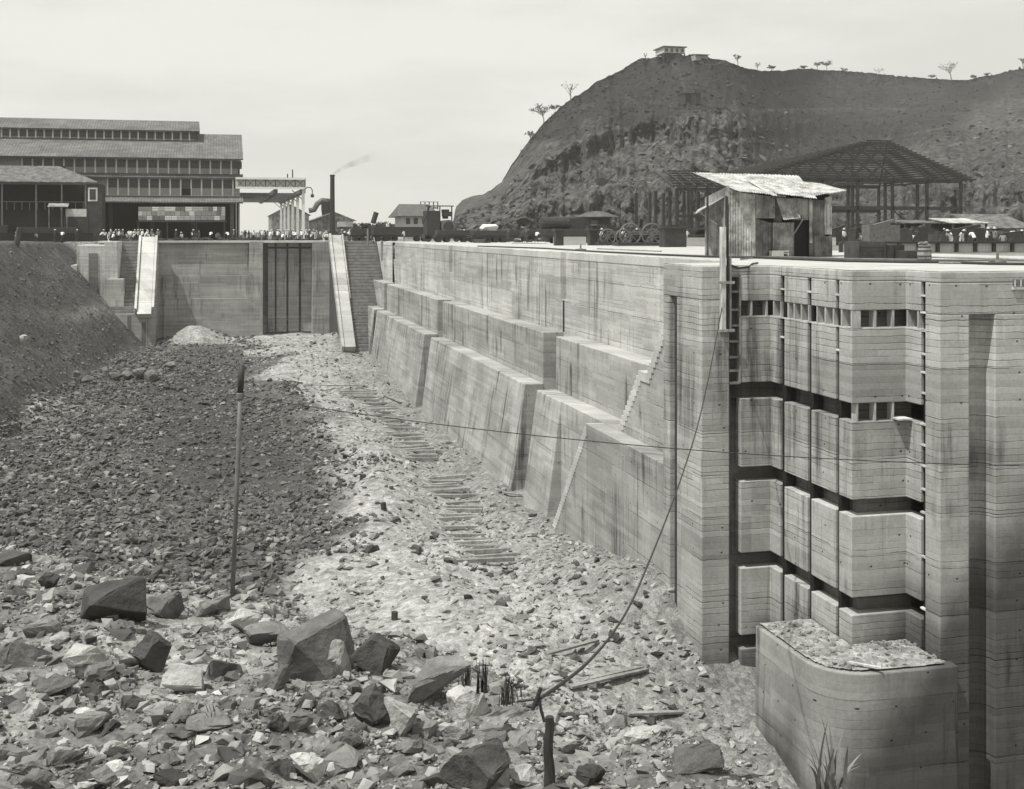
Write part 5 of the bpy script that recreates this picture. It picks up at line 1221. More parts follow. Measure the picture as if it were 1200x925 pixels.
# blasted blocks lying on the quarry face
n = 2600
jj = rng.integers(30, 470, n); ii = rng.integers(3, 190, n)
ww = rk[ii, jj]; k = rng.uniform(0, 1, n) < .12 + .9 * np.exp(-((pxs[jj] - 765) / 60) ** 2 - ((PY[ii, jj] - 200) / 22) ** 2) + .25 * (ww > .9)
ii, jj = ii[k], jj[k]
scatter('quarry_blocks', np.stack([Xh[ii, jj], Yh[ii, jj], zc[ii, jj]], -1), .7 + 2.2 * rng.uniform(0, 1, len(ii)) ** 3, .02 + .35 * rng.uniform(0, 1, len(ii)) ** 2, 'blasted blocks lying on the quarried face of the hill', 'quarry blocks')
# scrub on the hill
n = 6000
jj = rng.integers(20, 478, n); ii = rng.integers(60, NR, n)
k = (rng.uniform(0, 1, n) < .9 - rk[ii, jj]); ii, jj = ii[k], jj[k]
scatter('scrub', np.stack([Xh[ii, jj], Yh[ii, jj], zc[ii, jj]], -1), 0.5 + 1.5 * rng.uniform(0, 1, len(ii)) ** 3, rng.uniform(0, .08, len(ii)), 'low dark scrub covering the upper slopes of the hill', 'scrub', mat=rock_mat('scrub_leaf', .03, .5, True, 1.5, .3))
# ------------------------------------------------------------------ trees on the skyline
def tree(px, py, hpx, wpx, lab, seed, leafy=.5, lean=0, name='bare_tree', grp='trees on the hill skyline', base=None, s=None, mat='leaf_dark', nl=None):
    if base is None: base, s = hill_pt(px, py + 1.5)
    t = empty(name, tuple(base), lab, 'tree', grp); r = random.Random(seed)
    H, Wd = hpx * s, wpx * s
    right = Vector((CT, -ST, 0)); m = MB(); tips = []
    top = base + Vector((0, 0, H * .55)) + right * lean * H
    m.tube([base - Vector((0, 0, 1)), base.lerp(top, .5) + right * .04 * H, top], .05 * H * .6, 6, .02 * H)
    m.build('trunk', M['bark'], t)
    m = MB()
    for i in range(9):
        a = 2 * math.pi * i / 9 + r.random(); st = base.lerp(top, r.uniform(.6, 1.0))
        e = top + Vector((math.cos(a) * Wd * r.uniform(.25, .5), math.sin(a) * Wd * r.uniform(.25, .5), H * r.uniform(.15, .42)))
        mid = st.lerp(e, .5) + Vector((0, 0, H * .05)); m.tube([st, mid, e], .014 * H, 4, .004 * H); tips += [e, mid]
        for _ in range(2): e2 = e + Vector((r.uniform(-1, 1), r.uniform(-1, 1), r.uniform(-.3, .7))) * Wd * .14; m.tube([mid, e2], .007 * H, 3, .003 * H); tips.append(e2)
    m.build('limbs', M['bark'], t)
    m = MB(); n = nl if nl else int(330 * leafy); q = max(.25, .035 * Wd)
    for _ in range(n):
        c = r.choice(tips) + Vector((r.gauss(0, 1), r.gauss(0, 1), r.gauss(0, .5))) * Wd * .07
        u = Vector((r.gauss(0, 1), r.gauss(0, 1), r.gauss(0, 1))).normalized(); v = u.orthogonal().normalized()
        m.add([c + u * q, c + v * q, c - u * q, c - v * q], [(0, 1, 2, 3)])
    if n: m.build('crown', M[mat], t)
    return t
TR = [(638, 143, 20, 24, 'leafy flat-topped tree low on the left skyline of the hill', .9, -.12), (668, 118, 22, 20, 'bare spreading tree on the left skyline above the leafy one', .12, 0), (621, 165, 12, 10, 'small thin tree lowest on the left skyline', .4, 0), (651, 128, 8, 12, 'little bush tree between the two larger left skyline trees', .5, 0), (757, 70, 9, 5, 'thin bare tree just left of the hilltop house', .05, 0),
      (864, 76, 13, 9, 'thin tree with a tufted head right of the hilltop house', .3, 0), (886, 82, 10, 8, 'small leaning bare tree on the saddle', .1, .1), (905, 83, 8, 9, 'low round bush tree on the saddle', .9, 0), (957, 82, 10, 12, 'left tree of the bushy pair on the ridge', .9, 0), (968, 82, 11, 13, 'right tree of the bushy pair on the ridge', 1.3, 0),
      (1030, 87, 8, 16, 'small scraggy bare tree in the middle of the ridge', .1, 0), (1092, 92, 5, 8, 'tiny dark bush left of the tall bare ridge tree', .9, 0), (1115, 93, 20, 22, 'tall flat-topped bare tree standing alone on the ridge', .35, -.15), (1140, 93, 6, 7, 'tiny dark bush right of the tall bare ridge tree', 1, 0), (1198, 82, 16, 8, 'dark tree at the right edge of the ridge', 1.2, 0), (942, 82, 6, 8, 'small tuft left of the bushy pair', .9, 0), (1156, 90, 5, 6, 'second tiny bush right of the bare ridge tree', 1, 0), (990, 85, 6, 8, 'small bush just right of the bushy pair', .6, 0)]
for i, (px, py, h, w, lab, lf, ln) in enumerate(TR): tree(px, py, h, w, lab, 500 + i, lf, ln)
for i, (px, h, w) in enumerate([(424, 14, 22), (438, 12, 20), (452, 15, 24), (463, 9, 16), (413, 10, 14), (528, 12, 14)]):
    b = P(px, 270, Y=300); b.z = -.1
    tree(px, 270, h + 3, w, ['dark bushy tree beyond the yard right of the boiler house', 'second bushy tree right of the boiler house', 'tallest bushy tree between the boiler house and the pale house', 'low bushy tree just left of the pale house', 'small bushy tree closest to the boiler house', 'bushy tree between the steam crane and the hill'][i], 540 + i, 1, 0, 'bushy_tree', 'trees beyond the yard', b, 300 / F, nl=420)
# hilltop house on posts
p, s = hill_pt(791, 67); H1 = empty('hilltop_house', tuple(p), 'small pale house on posts crowning the hill', 'house')
yy = p.y; wd = 13 * s
MB().box(p.x - wd, p.x + wd, yy, yy + 9, p.z + 4.5 * s, p.z + 11 * s).build('wall', M['plaster'], H1)
for k in range(4): a = p.x - wd + (k + .28) * wd / 2; MB().box(a, a + wd * .24, yy - .1, yy + .05, p.z + 5.5 * s, p.z + 9.5 * s).build('window', M['glass_dark'], H1)
MB().box(p.x - wd - .6, p.x + wd + .6, yy - 1, yy + 10, p.z + 11 * s, p.z + 12 * s).build('roof', M['roof_dark'], H1)
for k in range(6): a = p.x - wd + k * wd * 2 / 5; MB().box(a - .2, a + .2, yy + .1, yy + .5, p.z - 2, p.z + 4.5 * s).build('post', M['steel'], H1)
p, s = hill_pt(823, 68); H2 = empty('low_hut', tuple(p), 'low hut just right of the hilltop house', 'hut')
MB().box(p.x - 8 * s, p.x + 8 * s, p.y, p.y + 5, p.z - 1, p.z + 3.2 * s).build('wall', M['louvre'], H2); MB().sheet((p.x - 9 * s, p.y - 1, p.z + 3 * s), (p.x + 9 * s, p.y - 1, p.z + 3 * s), (p.x + 7 * s, p.y + 6, p.z + 5.5 * s), (p.x - 7 * s, p.y + 6, p.z + 5.5 * s), .2).build('roof', M['roof_dark'], H2)
for i, (px, w) in enumerate([(798.5, 4), (809, 3)]):
    p, s = hill_pt(px, 121); t = empty('lookout_shed', tuple(p), ['larger dark shed on the spur halfway down the hill', 'smaller dark shed on the spur, right of the larger one'][i], 'shed')
    MB().box(p.x - w * s, p.x + w * s, p.y - 6, p.y, p.z - 1, p.z + 9.5 * s).build('wall', M['steel'], t); MB().box(p.x - w * s - .4, p.x + w * s + .4, p.y - 6.5, p.y + .5, p.z + 9.5 * s, p.z + 10.2 * s).build('roof', M['roof_dark'], t)
p, s = hill_pt(700, 213); p = p - Vector((0, 5, .6)); w_ = 9 * s
MB().box(p.x - w_, p.x + w_ * .4, p.y - 2, p.y + 1, p.z - 1, p.z + 4.2 * s).box(p.x - w_ * .8, p.x - w_ * .1, p.y - 1.8, p.y + .8, p.z + 4 * s, p.z + 6 * s).beam((p.x + w_ * .3, p.y - .6, p.z + .5), (p.x + w_ * 1.5, p.y - .6, p.z + 11 * s), .35).beam((p.x + w_ * .7, p.y - .6, p.z + 3 * s), (p.x + w_ * 1.7, p.y - .6, p.z + 1 * s), .3).build('steam_shovel', M['steel'], None, loc=tuple(p), label='dark steam shovel working on the quarry bench', cat='steam shovel')

# ================================================================== steel frame building
FR = empty('steel_frame_building', (P(960, 280, Y=165).x, 165, 0), 'large unfinished steel frame with bare roof purlins in front of the hill', 'steel frame')
Yf = 165.0; FX = lambda px, Y=Yf: P(px, 270, Y=Y).x
x0, x1 = FX(878), FX(1126); ze = P(960, 211, Y=Yf).z; zr = P(960, 166, Y=Yf + 12).z; yb_ = Yf + 24; HD = 12; xr_ = FX(1030, Yf + 12)
cols = [846 + (1126 - 846) * k / 6 for k in range(7)]
for y in (Yf, Yf + 12, yb_):
    for k in range(7):
        x = x0 + (x1 - x0) * k / 6
        MB().box(x - .2, x + .2, y - .2, y + .2, -.1, ze).build('column', M['steel'], FR)
for y in (Yf, yb_):
    for z in (ze, ze * .55): MB().box(x0, x1, y - .2, y + .2, z - .28, z + .28).build('girt', M['steel'], FR)
for y in (Yf + .4,):
    for k in range(6):
        xa, xb = x0 + (x1 - x0) * k / 6, x0 + (x1 - x0) * (k + 1) / 6
        if k in (1, 4): MB().beam((xa, y, ze * .55), (xb, y, .3), .16).beam((xb, y, ze * .55), (xa, y, .3), .16).build('cross_brace', M['steel'], FR)
zmid = ze + (zr - ze) * .62; hipx = (x1 - x0) * .3
hl, hr = xr_ - x0 - .5, x1 - xr_ - .5
prf = lambda u: (Yf - 1.5 + (HD + 1.5) * u, ze + (zr - ze) * u, u)
# rafters front and back, hip ends
for k in range(13):
    x = x0 + (x1 - x0) * k / 12
    ut = min(1, max(.02, min((x - x0) / hl, (x1 - x) / hr)))
    y1_, z1_, _ = prf(ut)
    MB().beam((x, Yf - 1.5, ze), (x, y1_, z1_), .22, .4).build('rafter', M['steel'], FR)
    MB().beam((x, yb_ + 1.5, ze), (x, 2 * (Yf + HD) - y1_, z1_), .22, .4).build('rafter', M['steel'], FR)
for xx, sx in ((x0 - 1, hl), (x1 + 1, -hr)):
    for yy_ in (Yf - 1.5, yb_ + 1.5): MB().beam((xx, yy_, ze), (xx + sx, Yf + HD, zr), .3, .45).build('hip_rafter', M['steel'], FR)
for k in range(20):
    u = k / 19; y, z, h = prf(u); z += .3
    MB().box(x0 - 1.6 + hl * h, x1 + 1.6 - hr * h, y - .08, y + .08, z - .08, z + .08).build('purlin', M['steel'], FR)
    yb2_ = 2 * (Yf + HD) - y; MB().box(x0 - 1.6 + hl * h, x1 + 1.6 - hr * h, yb2_ - .08, yb2_ + .08, z - .08, z + .08).build('purlin', M['steel'], FR)
    for X_ in (x0 - 1.6 + hl * h, x1 + 1.6 - hr * h): MB().box(X_ - .14, X_ + .14, y, yb2_, z - .15, z + .1).build('hip_purlin', M['steel'], FR)
for k in (2, 4): x = x0 + (x1 - x0) * k / 6; MB().beam((x, Yf, ze), (x, yb_, ze), .3).beam((x, Yf + HD, ze), (x, Yf + HD, ze + (zr - ze) * min(1, (x - x0) / hl)), .3).build('truss', M['steel'], FR)
# left lean-to of the frame
L0, L1 = FX(793, 150), FX(845, 150); zl = P(820, 222, Y=150).z
LT = empty('steel_lean_to', ((L0 + L1) / 2, 150, 0), 'lower steel frame lean-to left of the corrugated hut', 'steel frame')
for y in (150, 158, 166):
    for k in range(4): x = L0 + (L1 - L0) * k / 3; MB().box(x - .2, x + .2, y - .2, y + .2, -.1, zl).build('column', M['steel'], LT)
for z in (zl, zl * .5): MB().box(L0, L1, 149.9, 150.1, z - .2, z + .2).build('girt', M['steel'], LT)
for k in range(7): u = k / 6; MB().box(L0 - 1 + 4 * u, L1 + 3, 149 + u * 12 - .12, 149 + u * 12 + .12, zl + .3 + u * 2.6, zl + .5 + u * 2.6).build('purlin', M['steel'], LT)
for k in range(5): x = L0 + (L1 - L0) * k / 4; MB().beam((x - .8, 149, zl + .3), (x + 1, 161, zl + 2.9), .15, .3).build('rafter', M['steel'], LT)
# pale roof pieces and low sheds at the right
def leanto(px0, px1, pyf, pyb, Y, dp, lab, mat='iron_roof', dark=True):
    a, b = P(px0, pyf, Y=Y), P(px1, pyf, Y=Y); c = P(px1, pyb, Y=Y + dp)
    t = empty('work_shelter', ((a.x + b.x) / 2, Y, 0), lab, 'shelter', 'work shelters at the right')
    MB().sheet((a.x, Y, a.z), (b.x, Y, b.z), (b.x, Y + dp, c.z), (a.x, Y + dp, c.z), .08, .04, 30).build('roof', M[mat], t)
    for x in (a.x + .3, (a.x + b.x) / 2, b.x - .3): MB().box(x - .1, x + .1, Y + .2, Y + .4, -.05, a.z).build('post', M['wood_dark'], t)
    MB().box(a.x + .2, b.x - .2, Y + dp - .3, Y + dp, -.05, a.z).build('rear_screen', M['dark'], t); return t
leanto(1116, 1160, 262, 257, 128, 5, 'shelter with a pale corrugated roof behind the bulkhead')
leanto(1150, 1215, 268, 252, 140, 7, 'dark-roofed shelter at the right edge behind the bulkhead', 'iron_dark')
leanto(1060, 1100, 262, 259, 150, 4, 'small dark shelter under the right end of the steel frame', 'iron_dark')
m = MB(); a, b = P(1022, 272, Y=112), P(1100, 272, Y=112)
m.add(*blob(((a.x + b.x) / 2, 113, .9), ((b.x - a.x) / 4, 1, .6), seed=41)); m.add(*blob((a.x + 1, 113, 1.0), (1.4, .8, .7), seed=42))
m.build('sand_heap', M['step'], None, loc=((a.x + b.x) / 2, 113, 0), label='long pale heap of sand behind the dark crates', cat='sand heap')
random.seed(12)
for i in range(16):
    px = 985 + i * 14 + random.uniform(-4, 4); Y = random.uniform(100, 140); a = P(px, 270, Y=Y); h = random.uniform(1.0, 2.3); w = random.uniform(.8, 2.4)
    mm = MB(); mm.box(a.x - w, a.x + w, Y, Y + 1.5, -.05, h); mm.obox((a.x, Y + .5, h + .1), (w * 1.6, .5, .3), ry=random.uniform(-.3, .3)); mm.tube([(a.x - w * .6, Y - .2, .5), (a.x - w * .6, Y - .05, .5)], .45, 10)
    mm.build('equipment_box', M[random.choice(['steel', 'wood_dark', 'steel', 'steel_mid'])], None, loc=(a.x, Y, 0), label='dark box of equipment in the cluttered yard under the steel frame', cat='equipment', group='equipment boxes under the steel frame')
m = MB()
for k in range(70):
    px = random.uniform(560, 1000); Y = random.uniform(150, 215); a = P(px, 270, Y=Y); m.obox((a.x, Y, random.uniform(0, .5)), (random.uniform(.5, 3), random.uniform(.4, 1.5), random.uniform(.3, 1.0)), random.uniform(0, 3), random.uniform(-.3, .3))
m.build('yard_debris', M['wood_dark'], None, loc=(60, 170, 0), label='dark scattered timber and scrap in the yard at the foot of the hill', cat='debris', kind='stuff')
m = MB()
for k in range(120):
    px = random.uniform(120, 460); Y = random.uniform(206, 222); a = P(px, 270, Y=Y); m.obox((a.x, Y, random.uniform(0, .3)), (random.uniform(.3, 1.6), random.uniform(.3, 1), random.uniform(.2, .6)), random.uniform(0, 3), random.uniform(-.3, .3))
m.build('yard_debris', M['wood_dark'], None, loc=(-10, 214, 0), label='dark scattered timber and scrap behind the coping of the far wall', cat='debris', kind='stuff')
# wooden post frame near the end of the lock wall
tubeobj('forked_post', [P(431, 318, Y=193), P(431, 268, Y=193)], .16, 'wood', 'forked wooden post at the far end of the lock wall', 'post')
m = MB(); a = P(390, 274, Y=198); b = P(441, 272, Y=198); 
for k in range(9): m.beam((a.x + k * .6, 198 + k * .2, .9 + .12 * k), (b.x - k * .3, 198.4 + k * .2, 1.0 + .12 * k), .28)
for u in (.1, .5, .9): x = a.x + (b.x - a.x) * u; m.beam((x - 1, 198, -.1), (x + .4, 198, 1.8), .2); m.beam((x + 1, 198, -.1), (x - .4, 198, 1.8), .2)
m.build('beam_stack', M['wood_dark'], None, loc=(a.x, 198, 0), label='stack of dark beams on trestles behind the right slide', cat='timber pile')
tubeobj('leaning_boiler_tube', [P(437, 262, Y=230), P(441, 249, Y=230)], .5, 'steel', 'short dark tube leaning up above the trees right of the chimney', 'tube', 10)

# ================================================================== people
def person_mesh(name, J, E, Rd):
    me = bpy.data.meshes.new(name); me.from_pydata(J, E, []); o = bpy.data.objects.new('tmp', me); COL.objects.link(o)
    sk = o.modifiers.new('s', 'SKIN'); 
    for i, r in enumerate(Rd): me.skin_vertices[0].data[i].radius = (r, r)
    me.skin_vertices[0].data[0].use_root = True
    su = o.modifiers.new('u', 'SUBSURF'); su.levels = 1; su.render_levels = 1
    dg = bpy.context.evaluated_depsgraph_get(); dg.update(); r = bpy.data.meshes.new_from_object(o.evaluated_get(dg)); r.name = name
    bpy.data.objects.remove(o); return r
def pose(bend=0, arms=0, stride=.1, squat=0):
    hz = .92 - squat; c, s = math.cos(bend), math.sin(bend)
    up = lambda h, x=0, f=0: (x, -(h * s + f * c), hz + h * c - f * s * 0)
    J = [(0, 0, hz), up(.25), up(.48), up(.56), up(.66), up(.76)]                # pelvis, waist, chest, neck, head, crown
    J += [up(.47, .19), (.26 + .05 * arms, up(.2)[1] - .05 - .15 * arms, up(.2)[2] + .05 * arms), (.24, up(-.02)[1] - .1 - .32 * arms, up(-.04)[2] + .2 * arms)]
    J += [up(.47, -.19), (-.26 - .05 * arms, up(.2)[1] - .05 - .1 * arms, up(.2)[2]), (-.24, up(-.02)[1] - .1 - .25 * arms, up(-.04)[2] + .1 * arms)]
    J += [(.1, 0, hz - .06), (.12, -.06 - squat * .8 - stride * .4, .48 - squat * .3), (.12, stride, .08), (.12, stride - .18, .03)]
    J += [(-.1, 0, hz - .06), (-.12, -.02 - squat * .8 + stride * .3, .48 - squat * .3), (-.12, -stride, .08), (-.12, -stride - .18, .03)]
    E = [(0, 1), (1, 2), (2, 3), (3, 4), (4, 5), (2, 6), (6, 7), (7, 8), (2, 9), (9, 10), (10, 11), (0, 12), (12, 13), (13, 14), (14, 15), (0, 16), (16, 17), (17, 18), (18, 19)]
    Rd = [.15, .13, .16, .06, .1, .07, .07, .05, .035, .07, .05, .035, .1, .07, .045, .04, .1, .07, .045, .04]
    return J, E, Rd, up(.72), up(.25), up(.5)
POSES = [pose(0, 0, .1), pose(.15, .6, .16), pose(.75, .6, .2), pose(.35, .5, .05, .35)]
bodies = [person_mesh('person_body_%d' % i, *p[:3]) for i, p in enumerate(POSES)]
def make_person(k, shirt, legs, hat, lab, grp):
    me = bodies[k].copy(); me.materials.clear(); 
    for n_ in (shirt, legs, 'skin', 'hair'): me.materials.append(M[n_])
    J = POSES[k][0]; hz = J[0][2]; nk = Vector(J[3]); hd = Vector(J[4])
    for f in me.polygons:
        c = f.center; f.material_index = 0
        if c.z < hz - .02: f.material_index = 1
        if (c - hd).length < .17 and (c - nk).length > .05: f.material_index = 3 if c.y > hd.y + .03 else 2
        if (c - Vector(J[8])).length < .13 or (c - Vector(J[11])).length < .13: f.material_index = 2
    me.polygons.foreach_set('use_smooth', [True] * len(me.polygons))
    o = bpy.data.objects.new('person', me); COL.objects.link(o); tag(o, lab, 'person', grp)
    if hat:
        h = POSES[k][3]; MB().lathe(h, [(.2, 0), (.22, .015), (.1, .03), (.095, .12), (.05, .14)], 10).build('hat', M[hat], o)
    return o
people_proto = {}
def put(px, py_feet, kind, lab, grp, Y=None, rz=None, sc=1.0):
    k, shirt, legs, hat = kind
    g = P(px, py_feet, Y=Y) if Y else P(px, py_feet, z=0)
    if kind not in people_proto:
        people_proto[kind] = make_person(k, shirt, legs, hat, lab, grp); o = people_proto[kind]
    else: o = copy_tree(people_proto[kind])
    o['label'] = lab; o['group'] = grp; o.location = (g.x, g.y, 0.0 if Y else 0.0); o.rotation_euler = (0, 0, random.uniform(0, 6.28) if rz is None else rz); o.scale = (sc * 1.1, sc * 1.1, sc * 1.1)
    return o
W_, D_, G_ = 'cloth_white', 'cloth_dark', 'cloth_mid'
random.seed(21)
kinds = [(0, W_, D_, 'hat'), (1, W_, D_, 'hat'), (2, W_, D_, None), (0, G_, D_, 'hat'), (1, D_, D_, 'hat'), (2, W_, W_, 'hat'), (3, W_, D_, 'hat'), (0, D_, D_, None), (1, W_, G_, None), (3, G_, D_, None)]
desc = {W_: 'white', G_: 'grey', D_: 'dark'}; pd = ['standing', 'reaching forward', 'bending down', 'crouching']
def crowd(n, px0, px1, Y0_, Y1_, where, grp):
    for i in range(n):
        kd = random.choice(kinds); px = px0 + (px1 - px0) * (i + random.random()) / n; Y = random.uniform(Y0_, Y1_)
        put(px, 275, kd, '%s worker in %s shirt%s %s' % (pd[kd[0]], desc[kd[1]], ' and hat' if kd[3] else '', where), grp, Y=Y)
crowd(26, 116, 188, 203, 214, 'in the packed gang before the machine shop', 'gang before the machine shop')
crowd(10, 205, 275, 203, 214, 'among the loose group below the packing cases', 'men below the packing cases')
crowd(44, 280, 384, 203, 216, 'in the crowd under the crane runway', 'crowd under the crane runway')
crowd(26, 395, 462, 196, 212, 'in the crowd right of the iron chimney', 'crowd right of the chimney')
crowd(7, 470, 560, 183, 190, 'near the steam crane', 'men near the steam crane')
crowd(5, 578, 650, 150, 175, 'near the small black wagon', 'men near the small wagon')
crowd(7, 700, 815, 126, 145, 'around the winches on the lock wall', 'men around the winches')
crowd(8, 985, 1110, 100, 130, 'working under the steel frame', 'men under the steel frame')
crowd(9, 1110, 1200, 92, 105, 'standing behind the bulkhead at the right', 'men behind the bulkhead')
crowd(5, 20, 100, 204, 205, 'above the left bank in the shaded yard', 'men in the left yard')
for px, py in ((120, 262), (118, 262), (135, 255)): pass

# ================================================================== pit: sleepers, posts, planks
def on_ground(px, py, z0=ZF):
    z = z0
    for _ in range(6): g = P(px, py, z=z); z = float(ground(g.x, g.y))
    return Vector((g.x, g.y, z))
tr = [(418, 458), (440, 478), (452, 495), (470, 515), (490, 540), (512, 570), (535, 600), (548, 630), (560, 660), (566, 690)]
ws = []; 
for (a, b) in zip(tr[:-1], tr[1:]):
    pa, pb = on_ground(*a), on_ground(*b); L = (pb - pa).length; n = max(1, int(L / 1.1))
    for k in range(n): ws.append(pa.lerp(pb, k / n))
random.seed(4)
sl0 = None
for i, p in enumerate(ws):
    if random.random() < .1 : continue
    q_ = HY + F * (CAMZ - p.z) / (p.x * ST + p.y * CT)
    if 541 < q_ < 559 or q_ > 662: continue
    z = float(ground(p.x, p.y)) + .14
    if sl0 is None:
        sl0 = MB().box(-1.9, 1.9, -.13, .13, -.12, .12).build('sleeper', M['wood'], None, loc=(0, 0, 0), bevel=.02); o = sl0
    else: o = sl0.copy(); COL.objects.link(o)
    end = '' 
    tag(o, 'weathered sleeper of the half-buried track in the pit', 'sleeper', 'sleepers of the track along the pit floor')
    o.location = (p.x + random.uniform(-.5, .5), p.y, z); o.rotation_euler = (random.uniform(-.05, .05), random.uniform(-.06, .06), R(-5) + random.uniform(-.05, .05)); o.scale = (random.uniform(.85, 1.2), 1, 1)
PLK = [((590, 577), (612, 582), 'plank wedged at the foot of the long lower buttress'), ((668, 806), (758, 796), 'longer plank on the rubble near the pier'), ((690, 797), (752, 786), 'shorter plank beside the long one near the pier'), ((735, 840), (800, 838), 'half-buried plank in front of the foundation block'), ((640, 770), (700, 742), 'thin board lying on the rubble in mid pit'), ((340, 452), (430, 440), 'dark board lying across the far spoil'), ((395, 408), (425, 412), 'board at the foot of the right slide'), ((450, 462), (470, 470), 'broken board near the second buttress')]
for a, b, lab in PLK:
    pa, pb = on_ground(*a), on_ground(*b); pa.z += .12; pb.z += .12; MB().beam(pa, pb, .26, .09).build('plank', M['wood_pale' if 'pale' in lab else 'wood'], None, loc=tuple(pa), label=lab, cat='plank')
for (px, py, h, lab, ln) in [(424, 565, 9, 'short stake on the far side of the spoil mound', .15), (451, 598, 9, 'stub of timber on top of the spoil mound', -.25), (462, 728, 11, 'thin stake on the pale spoil above the white boulder', .05), (19, 322, 20, 'leaning stake high on the dark left bank', .2)]:
    if px == 19: g = P(19, 322, Y=176); g.z = float(ground(g.x, g.y))
    else: g = on_ground(px, py)
    s_ = (g.x * ST + g.y * CT) / F; MB().tube([g - Vector((0, 0, .3)), g + Vector((ln * h * s_, 0, h * s_))], .022 * (g.x * ST + g.y * CT) * .1 + .03, 6).build('stake', M['wood_dark'], None, loc=tuple(g), label=lab, cat='stake')

# tall pole, burnt stake, cables
g = on_ground(271, 702, -4.4); d = g.x * ST + g.y * CT
PO = empty('iron_pole', tuple(g), 'tall thin iron pole with a clamp and dark top on the near bank', 'pole')
tp = P(283.5, 428, d=d); cl_ = P(281.5, 462, d=d)
MB().tube([g - Vector((0, 0, .4)), g.lerp(cl_, .5) + Vector((.012, 0, 0)), cl_], .04, 10, .036).build('pipe', M['steel_mid'], PO, smooth=True)
MB().tube([cl_, tp], .05, 8).build('top_post', M['steel'], PO, smooth=True)
MB().lathe((cl_.x, cl_.y, cl_.z - .09), [(.04, 0), (.06, .02), (.06, .1), (.04, .12)], 10).build('clamp', M['steel_mid'], PO)
def cat(a, b, sag, n=24): return [a.lerp(b, i / n) - Vector((0, 0, 4 * sag * (i / n) * (1 - i / n))) for i in range(n + 1)]
a = P(283, 464, d=d); b = P(1260, 547, d=18)
pts = cat(a, b, .25, 40); tubeobj('fence_wire', pts, .008, 'steel', 'thin sagging wire running from the iron pole across the picture to the right', 'wire')
bt = on_ground(642, 925, -4.4); bt_d = bt.x * ST + bt.y * CT; bt = P(643, 930, d=bt_d); btop = P(643.5, 840, d=bt_d)
r = random.Random(2); m = MB(); pts = [bt - Vector((0, 0, .3))] + [bt.lerp(btop, k / 6) + Vector((r.uniform(-.01, .01), 0, 0)) for k in range(1, 7)]
m.tube(pts, .065, 8, .045); m.build('burnt_stake', M['steel'], None, loc=tuple(bt), label='black charred stake standing upright at the bottom edge', cat='stake')
g0_ = on_ground(618, 830, -4.4); gd = g0_.x * ST + g0_.y * CT - .9
A = P(632, 819, d=gd); B = P(846, 361, Y=YA - .3)
px_pts = [(632, 819, 0), (660, 800, .06), (688, 777, .13), (716, 745, .22), (740, 706, .32), (762, 655, .44), (782, 605, .56), (800, 555, .67), (818, 497, .79), (833, 430, .9), (846, 361, 1)]
dB = B.x * ST + B.y * CT
pts = [P(x, y, d=gd + (dB - gd) * (t ** 1.25)) for x, y, t in px_pts]
def smooth(pts, n=6):
    out = []
    for i in range(len(pts) - 1):
        p0, p1, p2, p3 = pts[max(i - 1, 0)], pts[i], pts[i + 1], pts[min(i + 2, len(pts) - 1)]
        for k in range(n):
            t = k / n; out.append(.5 * ((2 * p1) + (p2 - p0) * t + (2 * p0 - 5 * p1 + 4 * p2 - p3) * t * t + (3 * p1 - p0 - 3 * p2 + p3) * t ** 3))
    return out + [pts[-1]]
tubeobj('guy_cable', smooth(pts), .024, 'steel', 'thick dark cable curving down from the guide post to the near bank', 'cable')
B2 = P(839, 405, Y=YA - .3)
AN = empty('cable_anchor', tuple(g0_), 'iron anchor pin and loop holding the thick cable on the near bank', 'anchor')
MB().tube([P(624, 832, d=gd), P(634, 806, d=gd)], .025, 6).build('pin', M['steel'], AN); MB().tube([P(632, 819, d=gd), P(634, 832, d=gd), P(638, 846, d=gd)], .02, 6).build('loop', M['steel'], AN)
MB().tube([P(606, 822, d=gd), P(632, 819, d=gd)], .018, 6).build('tie_rod', M['steel'], AN)

# ================================================================== plants
def blades(px, py, n, hpx, wpx, lab, name, seed, z=-4.4, wid=.02, bend=.4, mat='grass', cat='plant', d=None):
    g = on_ground(px, py, z) if d is None else P(px, py, d=d); s = (g.x * ST + g.y * CT) / F; r = random.Random(seed)
    t = empty(name, tuple(g), lab, cat); m = MB()
    for _ in range(n):
        a = r.uniform(0, 6.28); base = g + Vector((r.gauss(0, 1), r.gauss(0, .6), 0)) * wpx * s * .22; H = hpx * s * r.uniform(.45, 1); k = r.uniform(.1, bend)
        u = Vector((math.cos(a), math.sin(a), 0)); side = Vector((-u.y, u.x, 0)); vs = []; q = 6
        for i in range(q + 1):
            f = i / q; c = base + Vector((0, 0, H * (f - .35 * k * f * f))) + u * H * k * f * f; w_ = wid * (1 - f) ** .7 + .001
            vs += [c - side * w_, c + side * w_ + Vector((0, 0, .002))]
        m.add(vs, [(2 * i, 2 * i + 1, 2 * i + 3, 2 * i + 2) for i in range(q)])
    m.build('blades', M[mat], t); return t
blades(566, 812, 26, 50, 16, 'dark upright grass tuft left on the bank edge', 'grass_tuft', 1, bend=.15, wid=.01, d=15.0, mat='leaf_dark', cat='grass')
blades(592, 826, 24, 40, 26, 'wider dark grass tuft just left of the cable anchor', 'grass_tuft', 2, bend=.25, wid=.01, d=15.0, mat='leaf_dark', cat='grass')
blades(545, 806, 14, 30, 12, 'smallest grass tuft farthest left on the bank edge', 'grass_tuft', 3, bend=.3, wid=.014, d=15.2, mat='leaf_dark', cat='grass')
blades(972, 940, 20, 110, 44, 'large long-leaved plant at the bottom right in front of the block', 'long_leaf_plant', 8, d=11.5, bend=.75, wid=.028, mat='grass')
